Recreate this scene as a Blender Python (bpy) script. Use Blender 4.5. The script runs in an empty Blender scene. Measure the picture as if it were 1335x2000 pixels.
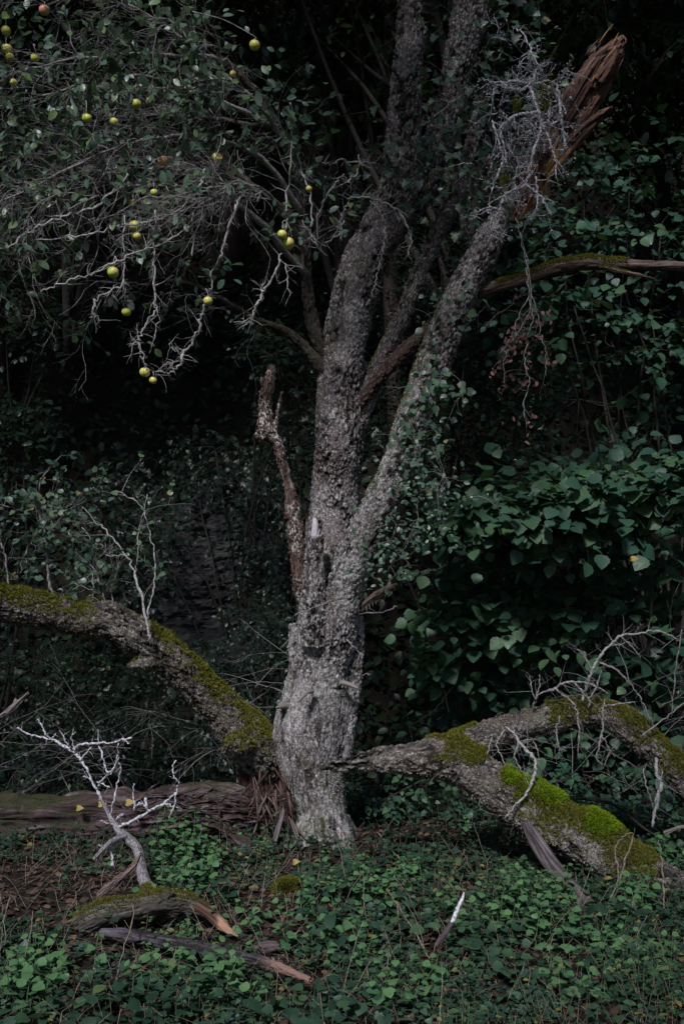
import bpy, math, random
import numpy as np
from mathutils import Vector
R = math.radians
sc = bpy.context.scene
# ------------------------------------------------------------------ camera
LENS = 35.0
K = 36.0 / (2000.0 * LENS)          # metres per photo pixel at one metre
EYE = 1.6
cd = bpy.data.cameras.new('camera'); cam = bpy.data.objects.new('camera', cd)
sc.collection.objects.link(cam); sc.camera = cam
cam.location = (0, 0, EYE); cam.rotation_euler = (R(90), 0, 0)
cd.sensor_fit = 'VERTICAL'; cd.sensor_height = 36; cd.sensor_width = 24; cd.lens = LENS
cd.shift_y = 0.09; cd.clip_start = 0.05; cd.clip_end = 500
# ------------------------------------------------------------------ sky, sun, exposure
SUN_EL, SUN_AZ = 45.0, 196.0         # the open clearing is behind the photographer, a little to the left
w = bpy.data.worlds.new("World"); sc.world = w; w.use_nodes = True
nt = w.node_tree; nt.nodes.clear()
sky = nt.nodes.new('ShaderNodeTexSky'); sky.sky_type = 'NISHITA'; sky.sun_disc = False
sky.sun_elevation = R(SUN_EL); sky.sun_rotation = R(SUN_AZ); sky.air_density = 1.0; sky.dust_density = 0.6; sky.ozone_density = 1.6
bg = nt.nodes.new('ShaderNodeBackground'); bg.inputs[1].default_value = 0.055
wo = nt.nodes.new('ShaderNodeOutputWorld')
nt.links.new(sky.outputs[0], bg.inputs[0]); nt.links.new(bg.outputs[0], wo.inputs[0])
sd = bpy.data.lights.new('sun', 'SUN'); sun = bpy.data.objects.new('sun', sd); sc.collection.objects.link(sun)
sd.energy = 3.2; sd.angle = R(8); sd.color = (0.975, 0.965, 1.0)
a_, e_ = R(SUN_AZ), R(SUN_EL)
to_sun = Vector((math.sin(a_) * math.cos(e_), math.cos(a_) * math.cos(e_), math.sin(e_)))
sun.rotation_euler = to_sun.to_track_quat('Z', 'Y').to_euler()
sc.view_settings.view_transform = 'Standard'; sc.view_settings.look = 'None'
sc.view_settings.gamma = 1.0; sc.view_settings.exposure = 0.38; sc.view_settings.use_curve_mapping = False
sc.render.engine = 'CYCLES'
sc.cycles.max_bounces = 6; sc.cycles.diffuse_bounces = 3; sc.cycles.glossy_bounces = 2
sc.cycles.transmission_bounces = 3; sc.cycles.transparent_max_bounces = 4

# ------------------------------------------------------------------ numeric helpers
def P(px, py, Y):
    return np.array([(px - 667.5) * K * Y, Y, EYE + (1180 - py) * K * Y])
def PL(lst): return np.array([P(*p[:3]) for p in lst])
def PW(lst): return np.array([p[3] * 0.5 * K * p[2] for p in lst])
def nz(v):
    return v / (np.linalg.norm(v, axis=-1, keepdims=True) + 1e-12)
def sstep(a, b, x):
    t = np.clip((x - a) / (b - a), 0, 1); return t * t * (3 - 2 * t)
def _h(i, j, k, s):
    n = (i.astype(np.int64) * 73856093) ^ (j.astype(np.int64) * 19349663) ^ (k.astype(np.int64) * 83492791) ^ (s * 2654435761)
    n = (n ^ (n >> 13)) * 1274126177
    n = n & 0x7fffffff
    n = (n ^ (n >> 16)) * 668265263 & 0x7fffffff
    return n.astype(np.float64) / 0x7fffffff
def vnoise(p, s=0):
    i = np.floor(p); f = p - i; u = f * f * (3 - 2 * f)
    i = i.astype(np.int64); r = 0
    for dx in (0, 1):
        for dy in (0, 1):
            for dz in (0, 1):
                wgt = (u[:, 0] if dx else 1 - u[:, 0]) * (u[:, 1] if dy else 1 - u[:, 1]) * (u[:, 2] if dz else 1 - u[:, 2])
                r = r + wgt * _h(i[:, 0] + dx, i[:, 1] + dy, i[:, 2] + dz, s)
    return r * 2 - 1
def fbm(p, o=3, s=0):
    a, r = 1.0, 0
    for k in range(o):
        r = r + a * vnoise(p * (2.03 ** k) + 17.3 * k, s + k); a *= 0.5
    return r / 1.8
def worley(p, s=0):
    i = np.floor(p).astype(np.int64)
    f1 = np.full(len(p), 9.0); f2 = np.full(len(p), 9.0); cid = np.zeros(len(p))
    for dx in (-1, 0, 1):
        for dy in (-1, 0, 1):
            for dz in (-1, 0, 1):
                a, b, c = i[:, 0] + dx, i[:, 1] + dy, i[:, 2] + dz
                q = np.stack([a + _h(a, b, c, s + 1), b + _h(a, b, c, s + 2), c + _h(a, b, c, s + 3)], 1)
                d = np.linalg.norm(p - q, axis=1)
                m = d < f1
                f2 = np.where(m, f1, np.minimum(f2, d)); cid = np.where(m, _h(a, b, c, s + 4), cid); f1 = np.where(m, d, f1)
    return f1, f2, cid
def spline(pts, n, rad=None):
    """Catmull-Rom through pts, n samples per span."""
    pts = np.asarray(pts, float); m = len(pts)
    if m == 2:
        t = np.linspace(0, 1, n + 1)[:, None]; out = pts[0] * (1 - t) + pts[1] * t
        return out if rad is None else (out, rad[0] * (1 - t[:, 0]) + rad[1] * t[:, 0])
    e = np.vstack([2 * pts[0] - pts[1], pts, 2 * pts[-1] - pts[-2]])
    t = np.linspace(0, 1, n, endpoint=False)[:, None]; out = []; rr = []
    for k in range(m - 1):
        a, b, c, d = e[k:k + 4]
        out.append(0.5 * ((2 * b) + (c - a) * t + (2 * a - 5 * b + 4 * c - d) * t ** 2 + (3 * b - a - 3 * c + d) * t ** 3))
        if rad is not None: rr.append(rad[k] * (1 - t[:, 0]) + rad[k + 1] * t[:, 0])
    out.append(pts[-1:])
    if rad is None: return np.vstack(out)
    rr.append(np.array([rad[-1]])); return np.vstack(out), np.concatenate(rr)

# ------------------------------------------------------------------ mesh buffer
ORG = {}
def org(o): return np.array(ORG.get(o.name, (0, 0, 0)), float) if o is not None else np.zeros(3)
class MB:
    def __init__(s): s.V = []; s.F = {3: [], 4: []}; s.M = {3: [], 4: []}; s.A = []; s.B = []; s.Q = []; s.n = 0; s.hasq = False
    def add(s, V, F, v=0.5, w=0.0, q=None, mi=0):
        V = np.asarray(V, float); n = len(V)
        s.V.append(V); s.A.append(np.broadcast_to(np.asarray(v, float), (n,)).copy()); s.B.append(np.broadcast_to(np.asarray(w, float), (n,)).copy())
        if q is not None: s.hasq = True
        s.Q.append(V if q is None else q)
        for f in (F if isinstance(F, (list, tuple)) else [F]):
            f = np.asarray(f, np.int64)
            if len(f) == 0: continue
            s.F[f.shape[1]].append(f + s.n); s.M[f.shape[1]].append(np.full(len(f), mi))
        s.n += n
    def tube(s, pts, rad, sides=5, v=0.5, w=0.0, cap=True, mi=0, q=False):
        pts = np.asarray(pts, float); n = len(pts)
        t = nz(np.gradient(pts, axis=0)); m = t.mean(0)
        ref = np.eye(3)[np.argmin(np.abs(m))]
        a = nz(np.cross(t, ref)); b = np.cross(t, a)
        th = np.arange(sides) * 2 * math.pi / sides
        rad = np.broadcast_to(rad, (n,))
        V = pts[:, None] + rad[:, None, None] * (np.cos(th)[None, :, None] * a[:, None] + np.sin(th)[None, :, None] * b[:, None])
        i = np.arange(n - 1)[:, None] * sides; j = np.arange(sides)[None]; j2 = (j + 1) % sides
        F = np.stack([i + j, i + j2, i + sides + j2, i + sides + j], -1).reshape(-1, 4)
        V = V.reshape(-1, 3); Fs = [F]
        if cap:
            V = np.vstack([V, pts[0], pts[-1]]); k = n * sides
            j = np.arange(sides); j2 = (j + 1) % sides
            Fs.append(np.stack([j2, j, np.full(sides, k)], 1)); o = (n - 1) * sides
            Fs.append(np.stack([o + j, o + j2, np.full(sides, k + 1)], 1))
        vv = v
        if np.ndim(v): 
            vv = np.repeat(v, sides); vv = np.concatenate([vv, [v[0], v[-1]]]) if cap else vv
        s.add(V, Fs, vv, w, None, mi)
    def build(s, name, mats, parent=None, smooth=True, label=None):
        V = np.vstack(s.V) if s.V else np.zeros((0, 3)); o = org(parent)
        me = bpy.data.meshes.new(name)
        f3 = np.vstack(s.F[3]) if s.F[3] else np.zeros((0, 3), np.int64)
        f4 = np.vstack(s.F[4]) if s.F[4] else np.zeros((0, 4), np.int64)
        me.vertices.add(len(V)); me.vertices.foreach_set('co', (V - o).astype(np.float32).ravel())
        loops = np.concatenate([f3.ravel(), f4.ravel()]); me.loops.add(len(loops)); me.loops.foreach_set('vertex_index', loops.astype(np.int32))
        npoly = len(f3) + len(f4); me.polygons.add(npoly)
        st = np.concatenate([np.arange(len(f3)) * 3, len(f3) * 3 + np.arange(len(f4)) * 4]); me.polygons.foreach_set('loop_start', st.astype(np.int32))
        mi = np.concatenate([np.concatenate(s.M[3]) if s.M[3] else [], np.concatenate(s.M[4]) if s.M[4] else []])
        mats = mats if isinstance(mats, (list, tuple)) else [mats]
        for m in mats: me.materials.append(m)
        me.polygons.foreach_set('material_index', mi.astype(np.int32))
        me.polygons.foreach_set('use_smooth', np.full(npoly, smooth))
        for nm, arr in (('v', s.A), ('w', s.B)):
            at = me.attributes.new(nm, 'FLOAT', 'POINT'); at.data.foreach_set('value', np.concatenate(arr).astype(np.float32))
        if s.hasq:
            at = me.attributes.new('q', 'FLOAT_VECTOR', 'POINT'); at.data.foreach_set('vector', np.vstack(s.Q).astype(np.float32).ravel())
        me.update(calc_edges=True)
        ob = bpy.data.objects.new(name, me); sc.collection.objects.link(ob)
        if parent is not None: ob.parent = parent
        ORG[ob.name] = tuple(o)
        if label: ob['label'] = label
        return ob
def tag(o, label, cat, group=None):
    o['label'] = label; o['category'] = cat
    if group: o['group'] = group
    return o
def thing(name, label, cat, loc, group=None):
    o = bpy.data.objects.new(name, None); sc.collection.objects.link(o)
    o.empty_display_size = 0.1; o.location = loc; ORG[o.name] = tuple(loc)
    return tag(o, label, cat, group)
def setting(o, kind='structure'): o['kind'] = kind; return o

# ------------------------------------------------------------------ materials
def M(name): 
    m = bpy.data.materials.new(name); m.use_nodes = True; t = m.node_tree; t.nodes.clear()
    out = t.nodes.new('ShaderNodeOutputMaterial'); return m, t, out
def N(t, typ, **kw):
    n = t.nodes.new(typ)
    for k, v in kw.items():
        if k.startswith('i_'):
            key = k[2:]; key = int(key) if key.isdigit() else key.replace('_', ' ')
            if isinstance(v, bpy.types.NodeSocket): t.links.new(v, n.inputs[key])
            else: n.inputs[key].default_value = v
        else: setattr(n, k, v)
    return n
def attr(t, nm, fac=True):
    n = N(t, 'ShaderNodeAttribute', attribute_name=nm); return n.outputs['Fac'] if fac else n.outputs['Vector']
def ramp(t, fac, stops):
    n = N(t, 'ShaderNodeValToRGB'); t.links.new(fac, n.inputs[0]); cr = n.color_ramp
    while len(cr.elements) < len(stops): cr.elements.new(0.5)
    for e, (p, c) in zip(cr.elements, stops):
        e.position = p; e.color = (*c, 1) if len(c) == 3 else c
    return n.outputs[0]
def mix(t, f, a, b):
    n = N(t, 'ShaderNodeMix', data_type='RGBA')
    for s_, v in ((n.inputs[0], f), (n.inputs[6], a), (n.inputs[7], b)):
        if isinstance(v, bpy.types.NodeSocket): t.links.new(v, s_)
        else: s_.default_value = v if not isinstance(v, tuple) else (*v, 1)
    return n.outputs[2]
def mapr(t, x, a, b, c=0.0, d=1.0):
    n = N(t, 'ShaderNodeMapRange'); t.links.new(x, n.inputs[0])
    for k, v in zip((1, 2, 3, 4), (a, b, c, d)): n.inputs[k].default_value = v
    return n.outputs[0]
def noise(t, vec, scale, det=4, rough=0.6, col=False):
    n = N(t, 'ShaderNodeTexNoise', i_Scale=scale, i_Detail=det, i_Roughness=rough); t.links.new(vec, n.inputs['Vector']); return n.outputs[1 if col else 0]
def scaled(t, vec, s):
    n = N(t, 'ShaderNodeMapping'); t.links.new(vec, n.inputs[0]); n.inputs['Scale'].default_value = s; return n.outputs[0]
def princ(t, out, base, rough=0.8, bump=None, bs=0.5, bd=0.01, spec=0.3):
    p = N(t, 'ShaderNodeBsdfPrincipled'); 
    if isinstance(base, tuple): p.inputs['Base Color'].default_value = (*base, 1)
    else: t.links.new(base, p.inputs['Base Color'])
    if isinstance(rough, bpy.types.NodeSocket): t.links.new(rough, p.inputs['Roughness'])
    else: p.inputs['Roughness'].default_value = rough
    p.inputs['Specular IOR Level'].default_value = spec
    if bump is not None:
        b = N(t, 'ShaderNodeBump', i_Strength=bs, i_Distance=bd); t.links.new(bump, b.inputs['Height']); t.links.new(b.outputs[0], p.inputs['Normal'])
    t.links.new(p.outputs[0], out.inputs[0]); return p

def bark_mat(name, pale, mid, dark, red=(0.12, 0.06, 0.05), pale_amt=0.5, moss=(0.085, 0.10, 0.02)):
    m, t, o = M(name); q = attr(t, 'q', False)
    q1 = scaled(t, q, (1, 1, 0.55))
    n1 = noise(t, q1, 55, 6, 0.75); n2 = noise(t, q, 7, 4, 0.6); n3 = noise(t, q1, 140, 3, 0.7); n4 = noise(t, q, 2.2, 3, 0.6)
    vo = N(t, 'ShaderNodeTexVoronoi', i_Scale=70.0); t.links.new(q1, vo.inputs['Vector'])
    c = mix(t, mapr(t, n2, 0.35, 0.65), mid, tuple(x * 0.62 + y * 0.38 for x, y in zip(mid, red)))
    sv = noise(t, scaled(t, q, (1, 1, .35)), 4.5, 5, 0.65); c = mix(t, mapr(t, sv, .56, .66, 0, .7), c, tuple(x * .75 for x in pale)); c = mix(t, mapr(t, sv, .44, .34, 0, .75), c, tuple(x * .45 for x in mid))
    # pale crusty lichen flecks
    f = N(t, 'ShaderNodeMath', operation='ADD'); t.links.new(n1, f.inputs[0]); t.links.new(mapr(t, n4, 0.3, 0.7, -0.10, 0.10), f.inputs[1])
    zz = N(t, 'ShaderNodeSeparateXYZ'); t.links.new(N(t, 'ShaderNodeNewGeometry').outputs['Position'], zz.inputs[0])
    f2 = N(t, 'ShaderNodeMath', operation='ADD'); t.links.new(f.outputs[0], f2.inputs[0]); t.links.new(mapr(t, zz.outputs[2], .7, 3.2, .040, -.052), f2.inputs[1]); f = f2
    ol = noise(t, q, 5.3, 5, .7); c = mix(t, mapr(t, ol, .50, .62, 0, .65), c, (0.13, 0.125, 0.065))
    bp = noise(t, q, 3.1, 4, .7); c = mix(t, mapr(t, bp, .60, .66, 0, .85), c, tuple(x * .7 + y * .6 for x, y in zip(mid, red)))
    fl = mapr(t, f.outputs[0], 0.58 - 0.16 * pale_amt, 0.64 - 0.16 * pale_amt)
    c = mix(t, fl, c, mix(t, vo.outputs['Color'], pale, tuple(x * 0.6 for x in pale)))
    n5 = noise(t, q1, 260, 2, 0.7); n6 = noise(t, scaled(t, q, (1, 1, .6)), 90, 3, 0.75)
    c = mix(t, mapr(t, n3, 0.58, 0.66), c, tuple(min(1, x * 1.55) for x in pale)); c = mix(t, mapr(t, n5, .46, .38, 0, .8), c, tuple(x * .3 for x in mid))
    c = mix(t, mapr(t, n6, .40, .35), c, dark)
    c = mix(t, mapr(t, n1, 0.40, 0.33), c, dark)
    c = mix(t, attr(t, 'v'), dark, c)                     # v: 0 in the open cracks between bark plates
    c = mix(t, attr(t, 'w'), c, mix(t, n1, moss, tuple(x * 0.5 for x in moss)))   # w: moss film
    princ(t, o, c, 0.85, n1, 0.9, 0.012, 0.25); return m
def wood_mat(name, cols, spec=0.25, bs=0.8):
    m, t, o = M(name); q = attr(t, 'q', False)
    f = noise(t, scaled(t, q, (1, 1, 0.05)), 70, 5, 0.7); g = noise(t, scaled(t, q, (1, 1, 0.25)), 12, 4, 0.6)
    c = ramp(t, g, [(0.3, cols[0]), (0.5, cols[1]), (0.68, cols[2])])
    c = mix(t, mapr(t, f, 0.35, 0.62), tuple(x * 0.25 for x in cols[0]), c)
    c = mix(t, attr(t, 'v'), tuple(x * 0.2 for x in cols[0]), c)
    c = mix(t, attr(t, 'w'), c, cols[3] if len(cols) > 3 else cols[2])
    princ(t, o, c, 0.75, f, bs, 0.008, spec); return m
def twig_mat(name, a, b, sc_=60):
    m, t, o = M(name); g = N(t, 'ShaderNodeNewGeometry'); pos = g.outputs['Position']
    n = noise(t, pos, sc_, 4, 0.7)
    c = ramp(t, n, [(0.38, a), (0.58, b)]); c = mix(t, attr(t, 'v'), tuple(x * 0.35 for x in a), c)
    princ(t, o, c, 0.85, n, 0.8, 0.006, 0.2); return m
def leaf_mat(name, a, b, c_, under=None, trans=0.22, rough=0.42, spec=0.5, brown=None):
    m, t, o = M(name); v = attr(t, 'v'); g = N(t, 'ShaderNodeNewGeometry')
    c = ramp(t, v, [(0.0, a), (0.45, b), (0.93, c_), (0.985, brown or c_)])
    n = noise(t, g.outputs['Position'], 45, 3, 0.6)
    c = mix(t, mapr(t, n, 0.3, 0.7, 0.0, 0.45), c, tuple(x * 0.55 for x in b))
    if under: c = mix(t, g.outputs['Backfacing'], c, under)
    p = princ(t, o, c, mapr(t, n, 0.3, 0.7, rough - 0.08, rough + 0.16), n, 0.25, 0.004, spec)
    tr = N(t, 'ShaderNodeBsdfTranslucent'); t.links.new(mix(t, 0.35, c, (0.12, 0.20, 0.01)), tr.inputs[0])
    mx = N(t, 'ShaderNodeMixShader', i_0=trans); t.links.new(p.outputs[0], mx.inputs[1]); t.links.new(tr.outputs[0], mx.inputs[2]); t.links.new(mx.outputs[0], o.inputs[0])
    return m
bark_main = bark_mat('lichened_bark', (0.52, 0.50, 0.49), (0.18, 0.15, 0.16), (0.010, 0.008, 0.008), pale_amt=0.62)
bark_limb = bark_mat('mossy_limb_bark', (0.34, 0.32, 0.28), (0.10, 0.078, 0.076), (0.010, 0.008, 0.008), pale_amt=0.38)
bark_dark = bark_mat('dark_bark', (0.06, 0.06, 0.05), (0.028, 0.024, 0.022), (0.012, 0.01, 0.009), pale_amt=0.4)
wood_red = wood_mat('red_brown_heartwood', [(0.065, 0.028, 0.022), (0.165, 0.078, 0.055), (0.27, 0.16, 0.12), (0.40, 0.20, 0.08)])
wood_snag = wood_mat('flaking_snag_wood', [(0.075, 0.045, 0.038), (0.17, 0.105, 0.085), (0.22, 0.18, 0.165), (0.36, 0.34, 0.32)])
wood_log = wood_mat('rotten_log_wood', [(0.035, 0.020, 0.018), (0.10, 0.062, 0.060), (0.30, 0.245, 0.27), (0.032, 0.034, 0.016)])
wood_grey = wood_mat('weathered_grey_wood', [(0.08, 0.065, 0.065), (0.17, 0.14, 0.15), (0.26, 0.22, 0.24), (0.07, 0.08, 0.02)])
wood_black = wood_mat('blackened_wood', [(0.035, 0.028, 0.03), (0.10, 0.085, 0.10), (0.20, 0.18, 0.22), (0.20, 0.12, 0.10)])
twig_pale = twig_mat('lichen_crusted_twigs', (0.17, 0.15, 0.15), (0.42, 0.41, 0.40))
twig_mid = twig_mat('grey_twigs', (0.12, 0.10, 0.10), (0.33, 0.31, 0.30))
twig_white = twig_mat('white_lichen_branch', (0.13, 0.115, 0.125), (0.66, 0.64, 0.69), 80)
twig_brown = twig_mat('weathered_apple_twigs', (0.06, 0.052, 0.052), (0.22, 0.21, 0.21))
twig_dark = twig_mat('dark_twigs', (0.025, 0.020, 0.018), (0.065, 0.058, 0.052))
straw = twig_mat('dry_stalks', (0.10, 0.075, 0.06), (0.24, 0.20, 0.155))
lf_hazel = leaf_mat('hazel_leaf', (0.020, 0.056, 0.038), (0.032, 0.084, 0.052), (0.065, 0.13, 0.055), None, 0.2, 0.48, 0.35)
lf_apple = leaf_mat('apple_leaf', (0.040, 0.088, 0.058), (0.070, 0.130, 0.088), (0.115, 0.17, 0.045), (0.14, 0.18, 0.15), 0.22, 0.40, 0.5, (0.20, 0.07, 0.045))
lf_ivy = leaf_mat('climber_leaf', (0.028, 0.062, 0.044), (0.050, 0.098, 0.065), (0.09, 0.15, 0.07), None, 0.15, 0.42, 0.5, (0.2, 0.16, 0.06))
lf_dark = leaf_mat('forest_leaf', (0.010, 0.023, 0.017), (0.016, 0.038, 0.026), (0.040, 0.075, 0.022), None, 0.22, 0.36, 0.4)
lf_herb = leaf_mat('herb_leaf', (0.015, 0.040, 0.026), (0.028, 0.070, 0.040), (0.070, 0.135, 0.055), None, 0.25, 0.5, 0.35, (0.25, 0.2, 0.06))
lf_nettle = leaf_mat('nettle_leaf', (0.04, 0.105, 0.055), (0.065, 0.155, 0.075), (0.11, 0.22, 0.08), None, 0.25, 0.5, 0.35)
lf_brown = leaf_mat('withered_leaf', (0.03, 0.02, 0.016), (0.075, 0.045, 0.034), (0.14, 0.088, 0.068), None, 0.15, 0.7, 0.2, (0.22, 0.15, 0.06))
lf_yellow = leaf_mat('yellow_leaf', (0.30, 0.21, 0.06), (0.38, 0.28, 0.08), (0.45, 0.36, 0.14), None, 0.2, 0.5, 0.3)
def moss_mat(name, a, b, c_):
    m, t, o = M(name); c = ramp(t, attr(t, 'v'), [(0.0, a), (0.6, b), (1.0, c_)])
    p = princ(t, o, c, 0.85, spec=0.1); tr = N(t, 'ShaderNodeBsdfTranslucent'); t.links.new(c, tr.inputs[0])
    mx = N(t, 'ShaderNodeMixShader', i_0=0.3); t.links.new(p.outputs[0], mx.inputs[1]); t.links.new(tr.outputs[0], mx.inputs[2]); t.links.new(mx.outputs[0], o.inputs[0]); return m
moss_olive = moss_mat('olive_moss', (0.06, 0.06, 0.012), (0.15, 0.15, 0.025), (0.25, 0.25, 0.045))
moss_bright = moss_mat('bright_cushion_moss', (0.08, 0.12, 0.008), (0.19, 0.28, 0.015), (0.28, 0.40, 0.03))
def soil_mat():
    m, t, o = M('forest_soil'); g = N(t, 'ShaderNodeNewGeometry').outputs['Position']
    n = noise(t, g, 9, 8, 0.7); n2 = noise(t, g, 60, 4, 0.7)
    c = ramp(t, n, [(0.3, (0.010, 0.009, 0.008)), (0.55, (0.024, 0.019, 0.016)), (0.75, (0.045, 0.033, 0.026))])
    c = mix(t, mapr(t, n2, 0.55, 0.7), c, (0.06, 0.042, 0.032))
    princ(t, o, c, 0.95, n2, 1.0, 0.03, 0.15); return m
soil = soil_mat()
def rock_mat():
    m, t, o = M('slate_rock'); g = N(t, 'ShaderNodeNewGeometry').outputs['Position']
    s_ = scaled(t, g, (1, 1, 5)); n = noise(t, s_, 5, 8, 0.7); n2 = noise(t, g, 3, 5, 0.6)
    c = ramp(t, n, [(0.3, (0.010, 0.010, 0.011)), (0.5, (0.045, 0.043, 0.048)), (0.7, (0.12, 0.113, 0.125))])
    c = mix(t, mapr(t, n2, 0.55, 0.68), c, (0.03, 0.04, 0.02))
    princ(t, o, c, 0.8, n, 1.0, 0.05, 0.3); return m
rock = rock_mat()
def apple_mat(name, a, b, blush):
    m, t, o = M(name); g = N(t, 'ShaderNodeTexCoord').outputs['Object']
    n = noise(t, g, 14, 4, 0.6); c = mix(t, n, a, b)
    c = mix(t, mapr(t, attr(t, 'w'), 0.35, 0.9), c, blush)
    sb_ = noise(t, g, 45, 3, .6); c = mix(t, mapr(t, sb_, .66, .72), c, (0.10, 0.075, 0.035)); sp = noise(t, g, 260, 2, 0.5); c = mix(t, mapr(t, sp, 0.68, 0.75), c, (0.5, 0.48, 0.25))
    princ(t, o, c, 0.38, spec=0.45); return m
apple_green = apple_mat('green_apple_skin', (0.36, 0.44, 0.06), (0.54, 0.60, 0.12), (0.60, 0.48, 0.14))
apple_red = apple_mat('blushed_apple_skin', (0.50, 0.42, 0.12), (0.52, 0.36, 0.16), (0.56, 0.22, 0.14))
apple_flesh = twig_mat('bitten_apple_flesh', (0.30, 0.19, 0.09), (0.46, 0.32, 0.16))

# ------------------------------------------------------------------ leaves
def outline(kind):
    if kind == 'oval':   xs, ys = [0, .25, .55, .82, 1.0], [0, .24, .30, .19, 0]
    elif kind == 'lance': xs, ys = [0, .2, .5, .8, 1.0], [0, .2, .24, .12, 0]
    elif kind == 'round': xs, ys = [0, .12, .38, .66, .86, 1.04], [0, .30, .46, .40, .20, 0]
    elif kind == 'heart': xs, ys = [0.06, -.06, .22, .5, .78, 1.0], [0, .28, .44, .36, .17, 0]
    elif kind == 'ivy':  xs, ys = [0.05, -.08, .16, .34, .52, .70, 1.0], [0, .25, .50, .27, .36, .17, 0]
    elif kind == 'toothed': xs, ys = [0, .14, .20, .36, .42, .60, .66, .84, 1.06], [0, .40, .38, .54, .50, .50, .40, .28, 0]
    return np.array(xs, float), np.array(ys, float)
def template(kind, fold=0.18, curl=0.25):
    xs, ys = outline(kind); n = len(xs)
    mid = np.stack([xs, 0 * xs, 0 * xs], 1)
    L = np.stack([xs[1:-1], ys[1:-1], fold * ys[1:-1]], 1); Rr = L * [1, -1, 1]
    V = np.vstack([mid, L, Rr]); V[:, 2] -= curl * V[:, 0] ** 2 * 0.6
    F3, F4 = [], []; m = n - 2
    l = lambda k: n + k - 1
    r = lambda k: n + m + k - 1
    F3 += [(0, 1, l(1)), (0, r(1), 1), (n - 2, n - 1, l(n - 2)), (n - 2, r(n - 2), n - 1)]
    for k in range(1, n - 2): F4 += [(k, k + 1, l(k + 1), l(k)), (k, r(k), r(k + 1), k + 1)]
    return V, np.array(F3), np.array(F4)
TPL = {k: template(k) for k in ('oval', 'lance', 'round', 'heart', 'ivy', 'toothed')}
quadV = np.array([[0, 0, 0], [.5, .33, .07], [1, 0, -.08], [.5, -.33, .07]]); TPL['diamond'] = (quadV, np.zeros((0, 3), int), np.array([[0, 3, 2, 1]]))
def leaves(mb, pos, d, nrm, size, v, kind='oval', mi=0, w=0.0):
    if len(pos) == 0: return
    T, F3, F4 = TPL[kind]; n, m = len(pos), len(T)
    d = nz(d); nrm = nz(nrm - (nrm * d).sum(1, keepdims=True) * d + 1e-6); b = np.cross(nrm, d)
    s = np.broadcast_to(size, (n,))[:, None, None]
    V = pos[:, None] + s * (T[None, :, 0:1] * d[:, None] + T[None, :, 1:2] * b[:, None] + T[None, :, 2:3] * nrm[:, None])
    k = (np.arange(n) * m)[:, None, None]; Fs = []
    if len(F3): Fs.append((F3[None] + k).reshape(-1, 3))
    if len(F4): Fs.append((F4[None] + k).reshape(-1, 4))
    mb.add(V.reshape(-1, 3), Fs, np.repeat(np.broadcast_to(v, (n,)), m), w, None, mi)
def rdir(rng, n): return nz(rng.normal(size=(n, 3)))
def sprays(mb, lmb, o, d, L, nl, size, rng, kind='round', droop=0.35, tw=0.004, vr=(0.0, 1.0), face=(0, -0.45, 0.9), mi_t=0, mi_l=0, sz_taper=0.25, vjit=0.18):
    """o,d (n,3): leafy side-twigs leaving o along d, length L (n,), nl leaves each, alternate left and right in one flattish plane."""
    n = len(o); d = nz(d); L = np.broadcast_to(L, (n,))[:, None]
    up = np.array([0, 0, 1.0]); side = nz(np.cross(d, up) + 1e-4)
    fc = nz(np.array(face, float))[None] + 0.28 * rng.normal(size=(n, 3)); fc = nz(fc)
    side = nz(np.cross(fc, d))
    vb = rng.uniform(vr[0], vr[1], n)
    bend = rng.normal(0, 0.12, (n, 1))
    def pt(t): return o + L * (d * t + side * bend * t * t - up * droop * t * t)
    if lmb is not None and tw > 0:
        ts = [0, .35, .7, 1.0]; R_ = [1, .8, .55, .3]; V = []
        a = nz(np.cross(d, fc)); b = np.cross(d, a)
        for t_, r_ in zip(ts, R_):
            c = pt(t_)
            for k in range(3):
                th = k * 2.094; V.append(c + tw * r_ * (math.cos(th) * a + math.sin(th) * b))
        V = np.stack(V, 1); F = []
        for i in range(3):
            for k in range(3): F.append((i * 3 + k, i * 3 + (k + 1) % 3, i * 3 + 3 + (k + 1) % 3, i * 3 + 3 + k))
        lmb.add(V.reshape(-1, 3), (np.array(F)[None] + (np.arange(n) * 12)[:, None, None]).reshape(-1, 4), 0.8, 0, None, mi_t)
    for i in range(nl):
        t_ = (i + 0.6) / nl * 1.0 + rng.normal(0, 0.02, (n, 1)); sg = 1 if i % 2 else -1
        p = pt(t_) ; last = i == nl - 1
        dd = d * (0.45 if not last else 1) + side * (sg * (0.85 if not last else 0.1)) - up * (droop * 1.3 * t_ + 0.15) + rng.normal(0, 0.22, (n, 3))
        nn = fc + rng.normal(0, 0.28, (n, 3))
        keep = rng.random(n) > 0.14
        leaves(mb, (p + nz(dd) * size * 0.15)[keep], dd[keep], nn[keep], (size * (1 - sz_taper * np.abs(t_[:, 0] - 0.55) * 2) * rng.uniform(0.5, 1.2, n))[keep], np.clip(vb + rng.normal(0, vjit, n), 0, 1)[keep], kind, mi_l)

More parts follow.
